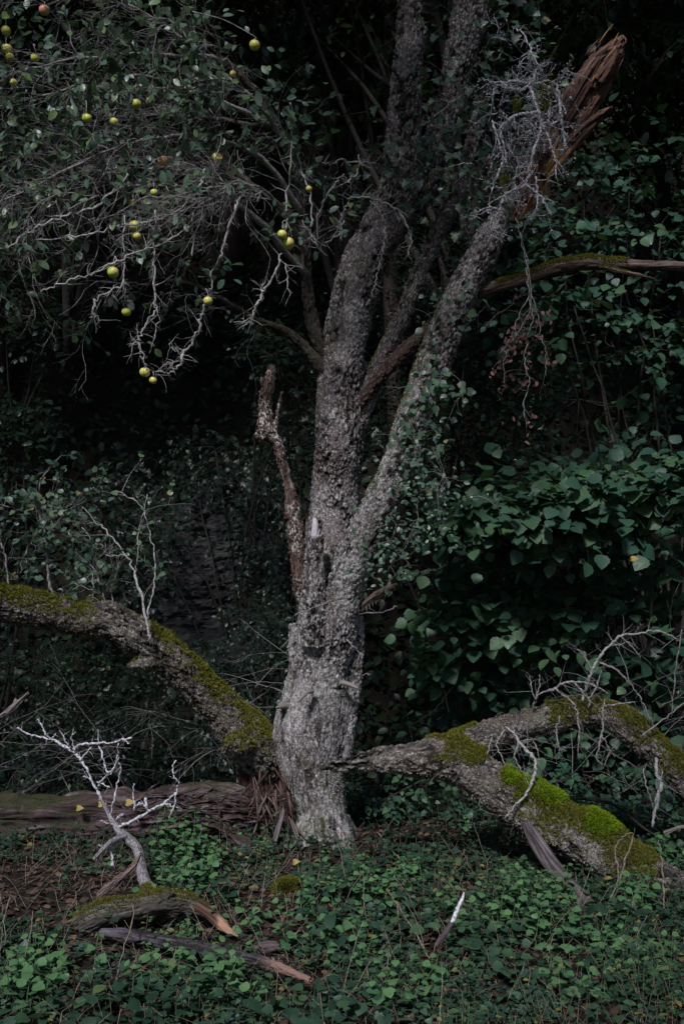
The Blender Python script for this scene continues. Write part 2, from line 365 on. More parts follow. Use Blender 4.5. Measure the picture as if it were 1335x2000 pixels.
# ------------------------------------------------------------------ organic solids: swept limbs fused by a voxel remesh
def fuse(tubes, voxel, smooth=4, extra=None):
    mb = MB(); S = []
    for pts, rad in tubes:
        L = np.linalg.norm(np.diff(pts, axis=0), axis=1).mean(); n = max(2, int(L / 0.04))
        c, r = spline(pts, n, rad); mb.tube(c, np.maximum(r, voxel * 1.05), 14)
        t = nz(np.gradient(c, axis=0)); s = np.concatenate([[0], np.cumsum(np.linalg.norm(np.diff(c, axis=0), axis=1))])
        ref = np.eye(3)[np.argmin(np.abs(t.mean(0)))]; a = nz(np.cross(t, ref)); S.append((c, t, a, np.cross(t, a), s + 3.1 * len(S), r))
    ob = mb.build('tmp', [bark_main]); 
    if extra: extra(ob)
    md = ob.modifiers.new('r', 'REMESH'); md.mode = 'VOXEL'; md.voxel_size = voxel
    ms = ob.modifiers.new('s', 'SMOOTH'); ms.factor = 0.5; ms.iterations = smooth
    me = bpy.data.meshes.new_from_object(ob.evaluated_get(bpy.context.evaluated_depsgraph_get()))
    n = len(me.vertices); V = np.empty(n * 3, np.float32); me.vertices.foreach_get('co', V); V = V.reshape(-1, 3).astype(float)
    F = np.empty(len(me.polygons) * 4, np.int32); me.loops.foreach_get('vertex_index', F); F = F.reshape(-1, 4)
    bpy.data.objects.remove(ob); bpy.data.meshes.remove(me)
    C, T, A, B, s, r = [np.concatenate([x[k] for x in S]) for k in range(6)]
    q = np.empty_like(V); rel = np.empty(n)
    for i in range(0, n, 20000):
        v = V[i:i + 20000]; dd = np.linalg.norm(v[:, None] - C[None], axis=2) - r[None]; j = dd.argmin(1)
        dv = v - C[j]; ax = (dv * T[j]).sum(1)
        q[i:i + 20000] = np.stack([(dv * A[j]).sum(1), (dv * B[j]).sum(1), s[j] + ax], 1)
    return V, F, q
def normals(V, F):
    n = np.cross(V[F[:, 2]] - V[F[:, 0]], V[F[:, 3]] - V[F[:, 1]]); o = np.zeros_like(V)
    for k in range(4): 
        for c in range(3): o[:, c] += np.bincount(F[:, k], n[:, c], len(V))
    return nz(o)
def bark_disp(V, F, q, lump=0.02, plate=0.009, ps=(32, 32, 13), seed=0, depth=1.0):
    Nn = normals(V, F)
    V = V + Nn * (lump * fbm(V * 3.2, 3, seed) + lump * 0.45 * fbm(V * 9, 2, seed + 5))[:, None]
    qq = q * ps; qq = qq + 0.6 * np.stack([fbm(qq * 1.1, 2, seed + 31), fbm(qq * 1.1, 2, seed + 32), fbm(qq * 1.1, 2, seed + 33)], 1)
    f1, f2, cid = worley(qq, seed + 9); e = sstep(0.02, 0.30, f2 - f1)
    g = sstep(-0.35, 0.25, fbm(q * (9, 9, 5), 3, seed + 12))         # where the bark is cracked deeply
    pl = (e - 1) * (0.35 + 0.65 * g) * depth; hole = (cid > 0.80) * g
    V = V + Nn * (plate * (pl + (cid - 0.5) * 0.9 * e - hole * 1.5) + plate * 0.75 * fbm(q * (80, 80, 60), 2, seed + 3))[:, None]
    vv = np.clip(1 + pl * 0.9 - hole * 0.8, 0, 1)
    return V, vv
def fibre_disp(V, F, q, amp=0.012, seed=0, fs=(42, 42, 2.2), lump=0.012):
    Nn = normals(V, F); r = 1 - np.abs(fbm(q * fs, 3, seed)) * 2.2; r = np.clip(r, 0, 1)
    V = V + Nn * (lump * fbm(V * 6, 3, seed + 4) - amp * r ** 3 + amp * 0.7 * fbm(q * (14, 14, 1.5), 2, seed + 7))[:, None]
    return V, np.clip(1.1 - r ** 3, 0, 1)
def pxy(V): return V[:, 0] / (K * V[:, 1]) + 667.5, 1180 - (V[:, 2] - EYE) / (K * V[:, 1])
def surf_sample(V, F, mask, n, rng):
    """n random points on the faces, weighted by area and by the per-vertex mask."""
    a = np.linalg.norm(np.cross(V[F[:, 2]] - V[F[:, 0]], V[F[:, 3]] - V[F[:, 1]]), axis=1) * mask[F].mean(1)
    if a.sum() <= 0: return np.zeros((0, 3)), np.zeros((0, 3)), np.zeros(0)
    f = F[rng.choice(len(F), n, p=a / a.sum())]; u, v = rng.random((2, n, 1))
    p = (1 - u) * (1 - v) * V[f[:, 0]] + u * (1 - v) * V[f[:, 1]] + u * v * V[f[:, 2]] + (1 - u) * v * V[f[:, 3]]
    nn = nz(np.cross(V[f[:, 2]] - V[f[:, 0]], V[f[:, 3]] - V[f[:, 1]])); return p, nn, mask[f[:, 0]]
def moss_tufts(mb, V, F, mask, n, rng, length=0.018, width=0.0045, mi=0, vr=(0, 1)):
    p, nn, mk = surf_sample(V, F, mask, n, rng)
    if len(p) == 0: return
    cl = 0.5 + 0.5 * fbm(p * 22, 2, 5)
    d = nz(nn + [0, 0, 0.5] + 0.55 * rng.normal(size=p.shape)); s = nz(np.cross(d, rdir(rng, len(p))))
    L = (length * (0.35 + 0.9 * cl) * rng.uniform(0.6, 1.3, len(p)))[:, None]
    bs = p - nn * 0.004; m1 = bs + d * L * 0.6; tip = bs + d * L + np.array([0, 0, -0.3]) * L * rng.random((len(p), 1))
    W = np.stack([bs - s * width * .4, bs + s * width * .4, m1 + s * width * .5, m1 - s * width * .5, tip], 1)
    k = (np.arange(len(p)) * 5)[:, None]
    base = np.clip(vr[0] + (vr[1] - vr[0]) * (0.15 + 0.7 * cl + rng.normal(0, .15, len(p))), 0, 1)
    mb.add(W.reshape(-1, 3), [(np.array([[0, 1, 2, 3]]) + k), (np.array([[3, 2, 4]]) + k)], np.repeat(base, 5), 0, None, mi)
def flakes(mb, V, F, q, mask, n, rng, size=0.013, mi=0):
    """small curled bark and lichen scales standing off the surface."""
    p, nn, mk = surf_sample(V, F, mask, n, rng)
    if len(p) == 0: return
    d = nz(np.cross(nn, rdir(rng, len(p))) + nn * rng.uniform(0.0, 0.5, (len(p), 1)) - [0, 0, 0.3]); b = nz(np.cross(nn, d))
    s = (size * rng.uniform(0.45, 1.4, len(p)))[:, None]
    W = np.stack([p - d * s * .5 + b * s * .3, p - d * s * .5 - b * s * .35, p + d * s * .5 - b * s * .4 + nn * s * .3, p + d * s * .45 + b * s * .3 + nn * s * .4], 1) + (nn * 0.001)[:, None]
    mb.add(W.reshape(-1, 3), np.array([[0, 1, 2, 3]]) + (np.arange(len(p)) * 4)[:, None], rng.uniform(0.5, 1, len(p) * 4), 0, W.reshape(-1, 3), mi)
def T_(lst): return (PL(lst), PW(lst))

# ------------------------------------------------------------------ branching twigs
class Grow:
    def __init__(s, mb, rng): s.mb = mb; s.rng = rng; s.tips = []; s.nodes = []
    def limb(s, pts, rad, sides=4, v=0.8):
        s.mb.tube(pts, rad, sides, v)
    def twig(s, o, d, L, r, level, droop=0.3, wig=0.25, kids=(6, 3), v=0.8, spread=1.0, lenf=0.45, knob=0.0, out=None):
        rng = s.rng; n = max(4, int(4 + L / 0.05)); n = min(n, 14)
        d = nz(np.array(d, float)); p = np.array(o, float); pts = [p.copy()]; dd = d.copy()
        for k in range(n - 1):
            dd = nz(dd + rng.normal(0, wig, 3) * 0.6 - np.array([0, 0, droop]) * (L / n) * 3.0 + (0.05 * out if out is not None else 0))
            p = p + dd * L / (n - 1); pts.append(p.copy())
        pts = np.array(pts); rr = r * (1 - 0.7 * np.linspace(0, 1, n)) * (1 + knob * rng.uniform(-1, 1.6, n)).clip(0.5, 3)
        s.mb.tube(pts, rr, 5 if r > 0.006 else (4 if r > 0.003 else 3), v, 0, cap=r > 0.004)
        s.tips.append((pts[-1], nz(pts[-1] - pts[-2]), level)); s.nodes.append(pts)
        if level > 0:
            m = rng.poisson(kids[0] * L) + 1
            for _ in range(m):
                t = rng.uniform(0.12, 0.98); i = min(int(t * (n - 1)), n - 2); q0 = pts[i] + (pts[i + 1] - pts[i]) * (t * (n - 1) - i)
                ax = nz(pts[i + 1] - pts[i]); sd_ = nz(np.cross(ax, rdir(rng, 1)[0])); ang = rng.uniform(0.4, 1.2) * spread
                s.twig(q0, ax * math.cos(ang) + sd_ * math.sin(ang), max(0.03, L * lenf * rng.uniform(0.35, 1.2) * (1.1 - 0.5 * t)), max(0.0011, r * 0.6 * (1 - 0.5 * t)), level - 1, droop, wig, (kids[0] * 1.7 if level > 1 else kids[1], kids[1]), v, spread, lenf, knob, out)

# ================================================================== THE PLACE
# ------------------------------------------------------------------ ground
def ter(x, y):
    x = np.asarray(x, float); y = np.asarray(y, float); p = np.stack([x, y, 0 * x], -1).reshape(-1, 3)
    h = 0.035 * fbm(p * 1.3, 3, 3) + 0.02 * fbm(p * 5, 2, 9)
    y0 = 8.4 + 0.5 * sstep(0, 3, p[:, 0]) + 0.5 * fbm(p * 0.35, 2, 21)
    up = np.maximum(p[:, 1] - y0, 0)
    h = h + 1.02 * up ** 1.12 * sstep(0, 1.5, up) * (1 + 0.12 * fbm(p * 0.5, 3, 15)) + 0.25 * sstep(0, 2, up) * fbm(p * 1.1, 3, 40)
    h = h + 0.10 * np.exp(-(((p[:, 0] + 2.2) / 0.7) ** 2 + ((p[:, 1] - 5.1) / 0.55) ** 2))
    h = h + 0.07 * np.exp(-(((p[:, 0] + 0.1) / 0.55) ** 2 + ((p[:, 1] - 6.5) / 0.5) ** 2))
    h = np.minimum(h, 22)
    return h.reshape(x.shape)
def G(px, py, dz=0.0):
    """where the sight line through a photo pixel meets the ground"""
    Y = np.linspace(3.0, 14, 900); z = EYE + (1180 - py) * K * Y; x = (px - 667.5) * K * Y
    i = int(np.argmax(z < ter(x, Y) + dz)); return np.array([x[i], Y[i], z[i]])
gx = np.concatenate([-np.geomspace(60, 5, 26), np.linspace(-4.9, 4.9, 260), np.geomspace(5, 60, 26)])
gy = np.concatenate([-np.geomspace(40, 1, 14), np.linspace(-.5, 2.8, 12), np.linspace(3, 9, 200), np.linspace(9.05, 16, 90), np.geomspace(16.3, 70, 30)])
X_, Y_ = np.meshgrid(gx, gy); Z_ = ter(X_, Y_)
nearm = (np.abs(X_) < 5) & (Y_ > 2.9) & (Y_ < 9)
Z_ = Z_ + np.where(nearm, 0.012 * fbm(np.stack([X_, Y_, 0 * X_], -1).reshape(-1, 3) * 22, 2, 8).reshape(X_.shape), 0)
nx, ny = len(gx), len(gy); i_ = (np.arange(ny - 1)[:, None] * nx + np.arange(nx - 1)[None]).ravel()
mb = MB(); mb.add(np.stack([X_, Y_, Z_], -1).reshape(-1, 3), np.stack([i_, i_ + 1, i_ + nx + 1, i_ + nx], 1))
setting(mb.build('ground', soil))

# ------------------------------------------------------------------ the old apple tree
TREE = thing('old_apple_tree', 'old lichen-crusted apple tree with forked trunk standing in the middle of the clearing', 'tree', tuple(P(630, 1655, 6.6)))
rng = np.random.default_rng(11)
A = [(640, 1715, 6.6, 175), (636, 1660, 6.6, 130), (625, 1600, 6.6, 108), (609, 1500, 6.6, 128), (609, 1420, 6.6, 150), (617, 1370, 6.6, 138), (628, 1300, 6.6, 128), (636, 1230, 6.6, 128), (644, 1150, 6.70, 118), (652, 1050, 6.86, 104), (656, 950, 6.88, 104), (663, 850, 6.8, 105), (664, 750, 6.8, 98), (672, 670, 6.8, 102), (692, 580, 6.8, 104), (718, 500, 6.8, 104), (757, 430, 6.8, 98), (785, 350, 6.8, 92), (788, 250, 6.8, 78), (792, 150, 6.8, 68), (803, 60, 6.8, 66), (806, 0, 6.8, 66), (812, -200, 6.85, 55), (830, -500, 6.9, 35)]
D = [(640, 1330, 6.52, 80), (658, 1230, 6.46, 95), (674, 1150, 6.40, 92), (708, 1060, 6.30, 86), (750, 970, 6.25, 88), (784, 890, 6.23, 88), (808, 810, 6.25, 86), (842, 720, 6.26, 82), (872, 640, 6.3, 80), (905, 560, 6.3, 80), (943, 490, 6.28, 76), (970, 438, 6.26, 58), (985, 410, 6.26, 30)]
Bs = [(765, 450, 6.85, 60), (815, 380, 6.9, 70), (850, 300, 6.95, 72), (880, 200, 7.0, 68), (900, 100, 7, 72), (918, 0, 7, 74), (930, -200, 7.1, 60), (960, -500, 7.2, 35)]
Cs = [(680, 870, 6.82, 50), (712, 790, 6.83, 50), (745, 700, 6.85, 50), (785, 620, 6.85, 48), (815, 540, 6.85, 48), (850, 460, 6.85, 46), (885, 390, 6.85, 44), (915, 300, 6.9, 38), (935, 200, 7, 32)]
Ms = [(614, 1260, 6.42, 60), (609, 1180, 6.36, 56), (611, 1120, 6.33, 46), (612, 1060, 6.36, 40), (613, 1015, 6.42, 34)]
S1 = [(690, 1195, 6.58, 30), (695, 1235, 6.55, 36), (690, 1300, 6.55, 40), (682, 1380, 6.55, 34), (668, 1490, 6.55, 30)]
S2 = [(576, 1215, 6.55, 30), (579, 1260, 6.55, 36), (590, 1340, 6.55, 34)]
Kn = [(575, 1376, 6.5, 40), (545, 1380, 6.42, 14)]
Kn2 = [(622, 1232, 6.45, 50), (606, 1240, 6.35, 30)]
KL = [(560, 1440, 6.55, 60), (545, 1430, 6.5, 34)]
roots = [[(606, 1600, 6.5, 60), (596, 1660, 6.42, 50), (585, 1710, 6.35, 36)], [(645, 1600, 6.5, 80), (655, 1660, 6.42, 80), (662, 1715, 6.35, 70)], [(650, 1600, 6.65, 70), (680, 1655, 6.7, 60), (700, 1690, 6.7, 40)]]
sc_w = lambda t, f: [(a, b, c, w_ * (1 if b > 1280 else f)) for a, b, c, w_ in t]
V, F, q = fuse([T_(t) for t in [sc_w(A, .90), sc_w(D, .84), sc_w(Bs, .9), sc_w(Cs, .82), Ms, S1, S2, Kn, Kn2, KL] + roots], 0.0078, 4)
V0 = V; zb = .92 * sstep(1.45, .65, V[:, 2])          # smoother, furrowed and silvery towards the base
Va, va = bark_disp(V, F, q, 0.018, 0.0115, (42, 42, 20), 2, 1.15); Vb, vb_ = bark_disp(V, F, q, 0.018, 0.0052, (46, 46, 11), 2, .8)
V = Va * (1 - zb[:, None]) + Vb * zb[:, None]; vv = va * (1 - zb) + vb_ * zb
px, py = pxy(V); Nn = normals(V, F)
moss = np.clip(sstep(0.05, 0.45, Nn[:, 2] + 0.8 * (-Nn[:, 0]) * (px > 700) * (py < 950) * (py > 560) + 0.45 * fbm(V * 4, 3, 77) - 0.62) * 0.9, 0, 1)
moss *= np.where((px < 600) & (py < 1300) & (py > 1190), 1.4, 1.0).clip(0, 1)
moss = np.where(py > 1500, moss * .4, moss); moss = np.clip(moss + 0.60 * sstep(1540, 1640, py) * sstep(-0.2, 0.3, fbm(V * 6, 3, 60)) + .35 * sstep(.1, .5, fbm(V * 5, 3, 160)) * (py > 1150), 0, 1)
mb = MB(); mb.add(V, F, vv, moss * 0.85, q)
flakes(mb, V, F, q, vv * (moss < 0.4) * sstep(1680, 1500, py) * (Nn[:, 1] < 0.3), 21000, rng, 0.0085)
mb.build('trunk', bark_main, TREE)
TV, TF, TN, Tq = V, F, Nn, q
mb = MB(); moss_tufts(mb, V, F, sstep(0.55, 0.9, moss) * (Nn[:, 1] < 0.4), 16000, rng, 0.011, 0.0035, vr=(0, 0.8)); mb.build('moss', moss_olive, TREE)
# pale healed scar on the short middle stem
mb = MB(); c = P(614, 1038, 6.335); Vv, Ff, qq = fuse([(np.array([c + [0, 0.01, .085], c + [0.004, -0.006, 0.04], c + [0, -0.01, -.03], c + [-.002, 0.004, -.09]]), np.array([.012, .022, .024, .012]))], 0.005, 2)
Vv, v2 = fibre_disp(Vv, Ff, qq, 0.003, 3, (80, 80, 6), 0.003); mb.add(Vv, Ff, v2, 1.0, qq)
mb.build('branch_scar', wood_mat('bleached_scar_wood', [(0.16, 0.14, 0.16), (0.28, 0.25, 0.28), (0.36, 0.33, 0.37), (0.40, 0.37, 0.41)]), TREE)
# broken leaning snag at the left of the fork
E = [(606, 1215, 6.42, 40), (594, 1160, 6.36, 46), (583, 1100, 6.33, 40), (576, 1040, 6.32, 34), (571, 985, 6.32, 36), (563, 945, 6.32, 26), (550, 900, 6.33, 24), (540, 862, 6.33, 26), (520, 842, 6.33, 38), (517, 800, 6.34, 30), (522, 760, 6.35, 28), (531, 713, 6.36, 20)]
E2 = [(533, 850, 6.33, 22), (541, 815, 6.31, 10), (545, 790, 6.3, 10), (550, 765, 6.3, 8)]
E3 = [(560, 1010, 6.3, 16), (553, 1000, 6.27, 7)]; E4 = [(516, 846, 6.33, 30), (508, 850, 6.24, 26)]; E5 = [(516, 760, 6.33, 10), (511, 742, 6.32, 8), (512, 737, 6.32, 5)]
V, F, q = fuse([(p_, w_ * .86) for p_, w_ in [T_(t) for t in (E, E2, E3, E4, E5)]], 0.0045, 2)
V, v1 = fibre_disp(V, F, q, 0.007, 21, (60, 60, 8), 0.011); f1, f2, cid = worley(q * (34, 34, 12), 4)
V = V + normals(V, F) * (0.006 * (cid - 0.5) - 0.010 * sstep(.72, .9, cid) )[:, None]
px, py = pxy(V); crust = sstep(-.15, 0.15, fbm(V * 14, 3, 66) + 0.35 * ((py < 870) & (py > 780)) + 0.3 * (py > 1130) - 0.12)
mb = MB(); mb.add(V, F, v1 * (1 - 0.6 * sstep(.8, .92, cid)), crust, q); flakes(mb, V, F, q, 0.3 + crust, 3800, rng, 0.013); mb.build('dead_snag', wood_snag, TREE)
# rotten reddish limb behind the fork
V, F, q = fuse([T_([(694, 800, 6.76, 26), (735, 745, 6.74, 28), (788, 686, 6.72, 30), (838, 642, 6.68, 28), (868, 600, 6.66, 20)])], 0.006, 3)
V, v1 = bark_disp(V, F, q, 0.014, 0.010, (34, 34, 18), 31); mb = MB(); mb.add(V, F, v1, 0, q); mb.build('rotten_limb', bark_mat('rotten_red_bark', (0.26, 0.22, 0.20), (0.10, 0.055, 0.050), (0.012, 0.008, 0.008), pale_amt=.45), TREE)
# big splintered limb
F_ = [(1003, 438, 6.14, 22), (1016, 405, 6.14, 38), (1035, 365, 6.14, 52), (1065, 305, 6.15, 56), (1100, 245, 6.12, 60), (1135, 185, 6.1, 60), (1166, 135, 6.08, 56), (1193, 103, 6.07, 44), (1211, 80, 6.06, 26), (1216, 70, 6.06, 10)]
F2_ = [(1062, 345, 6.08, 22), (1100, 298, 6.04, 30), (1140, 255, 6.0, 30), (1172, 225, 5.98, 20), (1197, 207, 5.97, 7)]
F3_ = [(1105, 275, 6.12, 34), (1145, 215, 6.1, 34), (1178, 170, 6.08, 26), (1200, 140, 6.07, 14), (1221, 104, 6.06, 8)]
F4_ = [(1165, 160, 6.02, 26), (1190, 125, 6.0, 22), (1207, 92, 6.0, 10)]
V, F, q = fuse([T_(t) for t in (F_, F2_, F3_, F4_)], 0.0055, 2)
V, v1 = fibre_disp(V, F, q, 0.020, 41, (34, 34, 1.5), 0.014); V, v2 = fibre_disp(V, F, q, 0.006, 45, (90, 90, 4), 0.0)
px, py = pxy(V); orange = sstep(0.05, .4, fbm(V * 7, 3, 46) + 0.5 * sstep(10, 42, (px - 1135) * 0.82 + (py - 185) * 0.57) + 0.4 * (py < 120) + .3 * (py > 385) - 0.25)
mb = MB(); mb.add(V, F, np.minimum(v1, v2 + .3), orange, q)
for k in range(60):           # loose splinters
    t = rng.uniform(0.1, 0.72); i = int(t * 8); a = P(*F_[i + 1][:3]); ax = nz(P(*F_[min(i + 2, 9)][:3]) - a); o = a + rng.normal(0, 0.05, 3) * [1, 1, 1] - [0, 0.05, 0]
    L = rng.uniform(.05, .14); e = o + ax * L * (.4 if t > .75 else 1) + rng.normal(0, .012, 3); mb.tube(np.array([o, (o + e) / 2 + rng.normal(0, .004, 3), e]), [.005, .004, .001], 4, .9, rng.choice([0, .6]))
mb.build('splintered_limb', wood_red, TREE)
# mossy side branch
RB = [(930, 570, 6.35, 30), (985, 556, 6.33, 25), (1040, 540, 6.28, 26), (1090, 521, 6.24, 30), (1140, 513, 6.2, 32), (1190, 515, 6.16, 28), (1250, 519, 6.1, 22), (1335, 521, 6.02, 21), (1430, 530, 5.95, 18), (1530, 500, 5.9, 10)]
RB2 = [(1170, 521, 6.15, 12), (1222, 532, 6.08, 9), (1262, 540, 6.03, 8), (1278, 545, 6.02, 5)]
V, F, q = fuse([T_(RB), T_(RB2)], 0.006, 3); V, v1 = fibre_disp(V, F, q, 0.005, 51, (60, 60, 5), 0.012)
px, py = pxy(V); Nn = normals(V, F); ms = sstep(-.25, 0.25, Nn[:, 2] + 0.35 * fbm(V * 7, 2, 5)) * (px < 1225) * (px > 965)
mb = MB(); mb.add(V, F, v1, ms * 0.0, q); sb = mb.build('side_branch', wood_mat('brown_branch_wood', [(0.07, 0.045, 0.036), (0.15, 0.10, 0.08), (0.26, 0.21, 0.19)]), TREE)
mb = MB(); moss_tufts(mb, V, F, ms, 14000, rng, 0.018, 0.0045, vr=(.2, 1)); mb.build('moss', moss_olive, sb)
# stub branches low on the trunk
V, F, q = fuse([T_([(690, 1205, 6.5, 24), (712, 1182, 6.4, 20), (735, 1163, 6.3, 20), (757, 1150, 6.24, 15), (776, 1140, 6.2, 7)]), T_([(750, 1158, 6.27, 10), (772, 1150, 6.22, 4)])], 0.005, 2); V, v1 = fibre_disp(V, F, q, .006, 55, (60, 60, 4), .008)
mb = MB(); mb.add(V, F, v1, 0.05, q)
for k in range(9):
    o = P(715 + k * 6, 1185 - k * 4, 6.3); mb.tube(np.array([o, o + [rng.normal(.004, .006), -.01, -.015 - .03 * rng.random()]]), [.003, .001], 3, .9, .6)
mb.build('stub_branch', wood_snag, TREE)
for pts in ([(610, 1350, 6.33, 10), (600, 1352, 6.28, 9), (590, 1362, 6.25, 8), (582, 1373, 6.24, 4)], [(668, 1333, 6.4, 12), (684, 1338, 6.36, 9), (699, 1345, 6.34, 6)], [(560, 1378, 6.45, 16), (548, 1380, 6.40, 9), (538, 1383, 6.36, 4)]):
    V, F, q = fuse([T_(pts)], 0.004, 1); V, v1 = fibre_disp(V, F, q, .003, 5, (80, 80, 6), .002); mb = MB(); mb.add(V, F, v1, .35, q); mb.build('broken_spur', wood_snag, TREE)
# thin dead shoots on the trunk, incl. the dark forked one
def line(mb, pts, v=0.8, sides=5, n=5, wob=0.004):
    c, r = spline(PL(pts), n, PW(pts)); c[1:-1] += rng.normal(0, wob, c[1:-1].shape); r = r * (1 + 0.2 * rng.normal(size=len(r))).clip(.5, 1.6); mb.tube(c, r, sides, v); return c
def shoot(name, mat, *lines):
    mb = MB()
    for l in lines: line(mb, l, n=8)
    return mb.build(name, mat, TREE)
shoot('dead_shoot', twig_dark, [(787, 215, 6.62, 9), (787, 190, 6.58, 8), (785, 162, 6.55, 8), (772, 142, 6.52, 7), (754, 125, 6.5, 5), (741, 105, 6.48, 3)], [(785, 162, 6.55, 6), (797, 150, 6.52, 4), (806, 142, 6.5, 2)])
shoot('dead_shoot', twig_dark, [(776, 113, 6.6, 4), (765, 100, 6.55, 3), (752, 82, 6.5, 2)])
shoot('dead_shoot', twig_dark, [(830, 40, 6.65, 20), (836, 10, 6.6, 26), (845, -60, 6.5, 24)])
for l in ([(700, 1200, 6.3, 2), (745, 1196, 6.15, 3), (775, 1185, 6.1, 2)], [(660, 1160, 6.25, 3), (640, 1175, 6.2, 3), (575, 1202, 6.1, 2)], [(678, 1250, 6.35, 4), (692, 1265, 6.3, 3), (710, 1281, 6.25, 2)], [(692, 1325, 6.5, 2), (712, 1318, 6.4, 2), (722, 1317, 6.35, 2)]):
    shoot('thin_twig', twig_mid, l)

APX = np.array([(87, 20), (12, 60), (14, 96), (20, 112), (69, 113), (27, 161), (497, 88), (455, 144), (267, 203), (294, 198), (170, 231), (223, 238), (318, 314), (424, 308), (301, 376), (259, 396), (264, 442), (268, 461), (221, 532), (551, 458), (563, 475), (603, 369), (247, 609), (406, 588), (283, 727), (299, 743)], float)
def clear_of_fruit(p, rad=20):
    a, b = pxy(p); return np.min(np.hypot(a[:, None] - APX[:, 0], b[:, None] - APX[:, 1]), axis=1) > rad
# ---- crown: boughs that reach out to the left and hang down
BO = [
 ([(640, 700, 6.75, 34), (612, 640, 6.75, 30), (600, 560, 6.75, 26), (590, 420, 6.75, 22), (545, 250, 6.7, 18), (440, 120, 6.5, 14), (300, 40, 6.3, 11), (100, -10, 6.0, 7), (-80, 0, 5.8, 4)], twig_dark, .75),
 ([(602, 540, 6.75, 16), (520, 440, 6.4, 14), (410, 385, 6.2, 11), (250, 370, 6.0, 8), (110, 415, 5.9, 6), (-30, 500, 5.8, 4)], twig_mid, 1.2),
 ([(640, 730, 6.75, 30), (570, 655, 6.7, 22), (500, 625, 6.6, 16), (425, 580, 6.5, 12), (370, 555, 6.4, 9), (290, 545, 6.3, 6), (180, 580, 6.2, 4)], twig_dark, 0.35),
 ([(592, 420, 6.75, 14), (500, 300, 6.4, 12), (380, 262, 6.1, 10), (230, 275, 5.9, 8), (80, 330, 5.8, 6), (-50, 410, 5.7, 4)], twig_mid, 1.25),
 ([(545, 250, 6.7, 12), (420, 195, 6.4, 10), (280, 165, 6.2, 8), (130, 190, 6.0, 6), (-50, 240, 5.9, 4)], twig_mid, 1.1),
 ([(440, 120, 6.5, 10), (330, 100, 6.2, 8), (200, 85, 6.0, 7), (60, 115, 5.9, 5), (-60, 180, 5.8, 4)], twig_mid, 1.1),
 ([(560, 290, 6.7, 10), (500, 200, 6.1, 8), (440, 130, 5.9, 7), (360, 60, 5.8, 5), (250, -20, 5.7, 4)], twig_mid, .9),
 ([(600, 500, 6.75, 12), (560, 420, 6.3, 10), (500, 380, 6.0, 8), (440, 400, 5.8, 6), (370, 430, 5.7, 4)], twig_mid, 1.2),
 ([(592, 440, 6.75, 12), (480, 350, 6.9, 10), (330, 330, 7.0, 9), (160, 350, 7.0, 7), (0, 410, 7.0, 5)], twig_dark, 1.4),
 ([(545, 250, 6.7, 12), (400, 230, 7.0, 10), (250, 230, 7.2, 8), (60, 270, 7.3, 6)], twig_dark, 1.4),
]
allnodes = []; twignodes = []
leafL = MB(); bright = np.random.default_rng(5)
for bi, (pts, mat, dens) in enumerate(BO):
    mb = MB(); c, r = spline(PL(pts), 8, PW(pts)); c[2:] += np.cumsum(rng.normal(0, 0.006, (len(c) - 2, 3)), 0); r = r * np.interp(np.arange(len(r)), [0, 12, 30], [.95, .7, .5]); mb.tube(c, r * rng.uniform(.8, 1.3, len(r)), 7, .8)
    if bi in (0, 2):
        V, F, q = fuse([(PL(pts), PW(pts) * .95)], .0075, 1); V, vv = bark_disp(V, F, q, .014, .008, (34, 34, 16), 60 + bi); mb = MB(); mb.add(V, F, vv, .35 * sstep(.2, .7, normals(V, F)[:, 2]), q); bo = mb.build('bough', bark_dark, TREE)
    else: bo = mb.build('bough', mat, TREE)
    allnodes.append(c)
    mb = MB(); g = Grow(mb, rng)
    ln = np.linalg.norm(np.diff(c, axis=0), axis=1).sum(); m = int(ln * 21 * dens)
    for k in range(m):
        t = rng.uniform(0.22, 1.0) ** 0.85 * (len(c) - 1); i = min(int(t), len(c) - 2); o = c[i] + (c[i + 1] - c[i]) * (t - i); ax = nz(c[i + 1] - c[i])
        dr = nz(0.75 * ax + 0.85 * rdir(rng, 1)[0] + [-.25, -.05, 0.15])
        g.twig(o, dr, rng.uniform(.22, .75), rng.uniform(.0020, .0045), 2, rng.uniform(.25, .65), .33, (8, 6), .8, 1.0, .45, 0.25)
    mb.build('twigs', twig_brown if bi not in (1, 7) else mat, bo); twignodes += [x for x in g.nodes if len(x) > 5]
    # a few leaves at twig tips
    tp = [x for x in g.tips if x[2] <= 1]; rng.shuffle(tp); tp = tp[:int(len(tp) * (0.05 if bi in (1, 7, 8, 2) else .17))]
    if tp:
        p0 = np.array([x[0] for x in tp]); d0 = np.array([x[1] for x in tp])
        for j in range(4):
            kk = (rng.random(len(p0)) < .8) & clear_of_fruit(p0)
            leaves(leafL, (p0 - d0 * .012 * j)[kk], (d0 + rdir(rng, len(p0)) * 1.0)[kk], (np.array([0, -.4, .9]) + .7 * rng.normal(size=p0.shape))[kk], rng.uniform(.036, .082, kk.sum()), rng.uniform(0, 0.9, kk.sum()), 'oval')
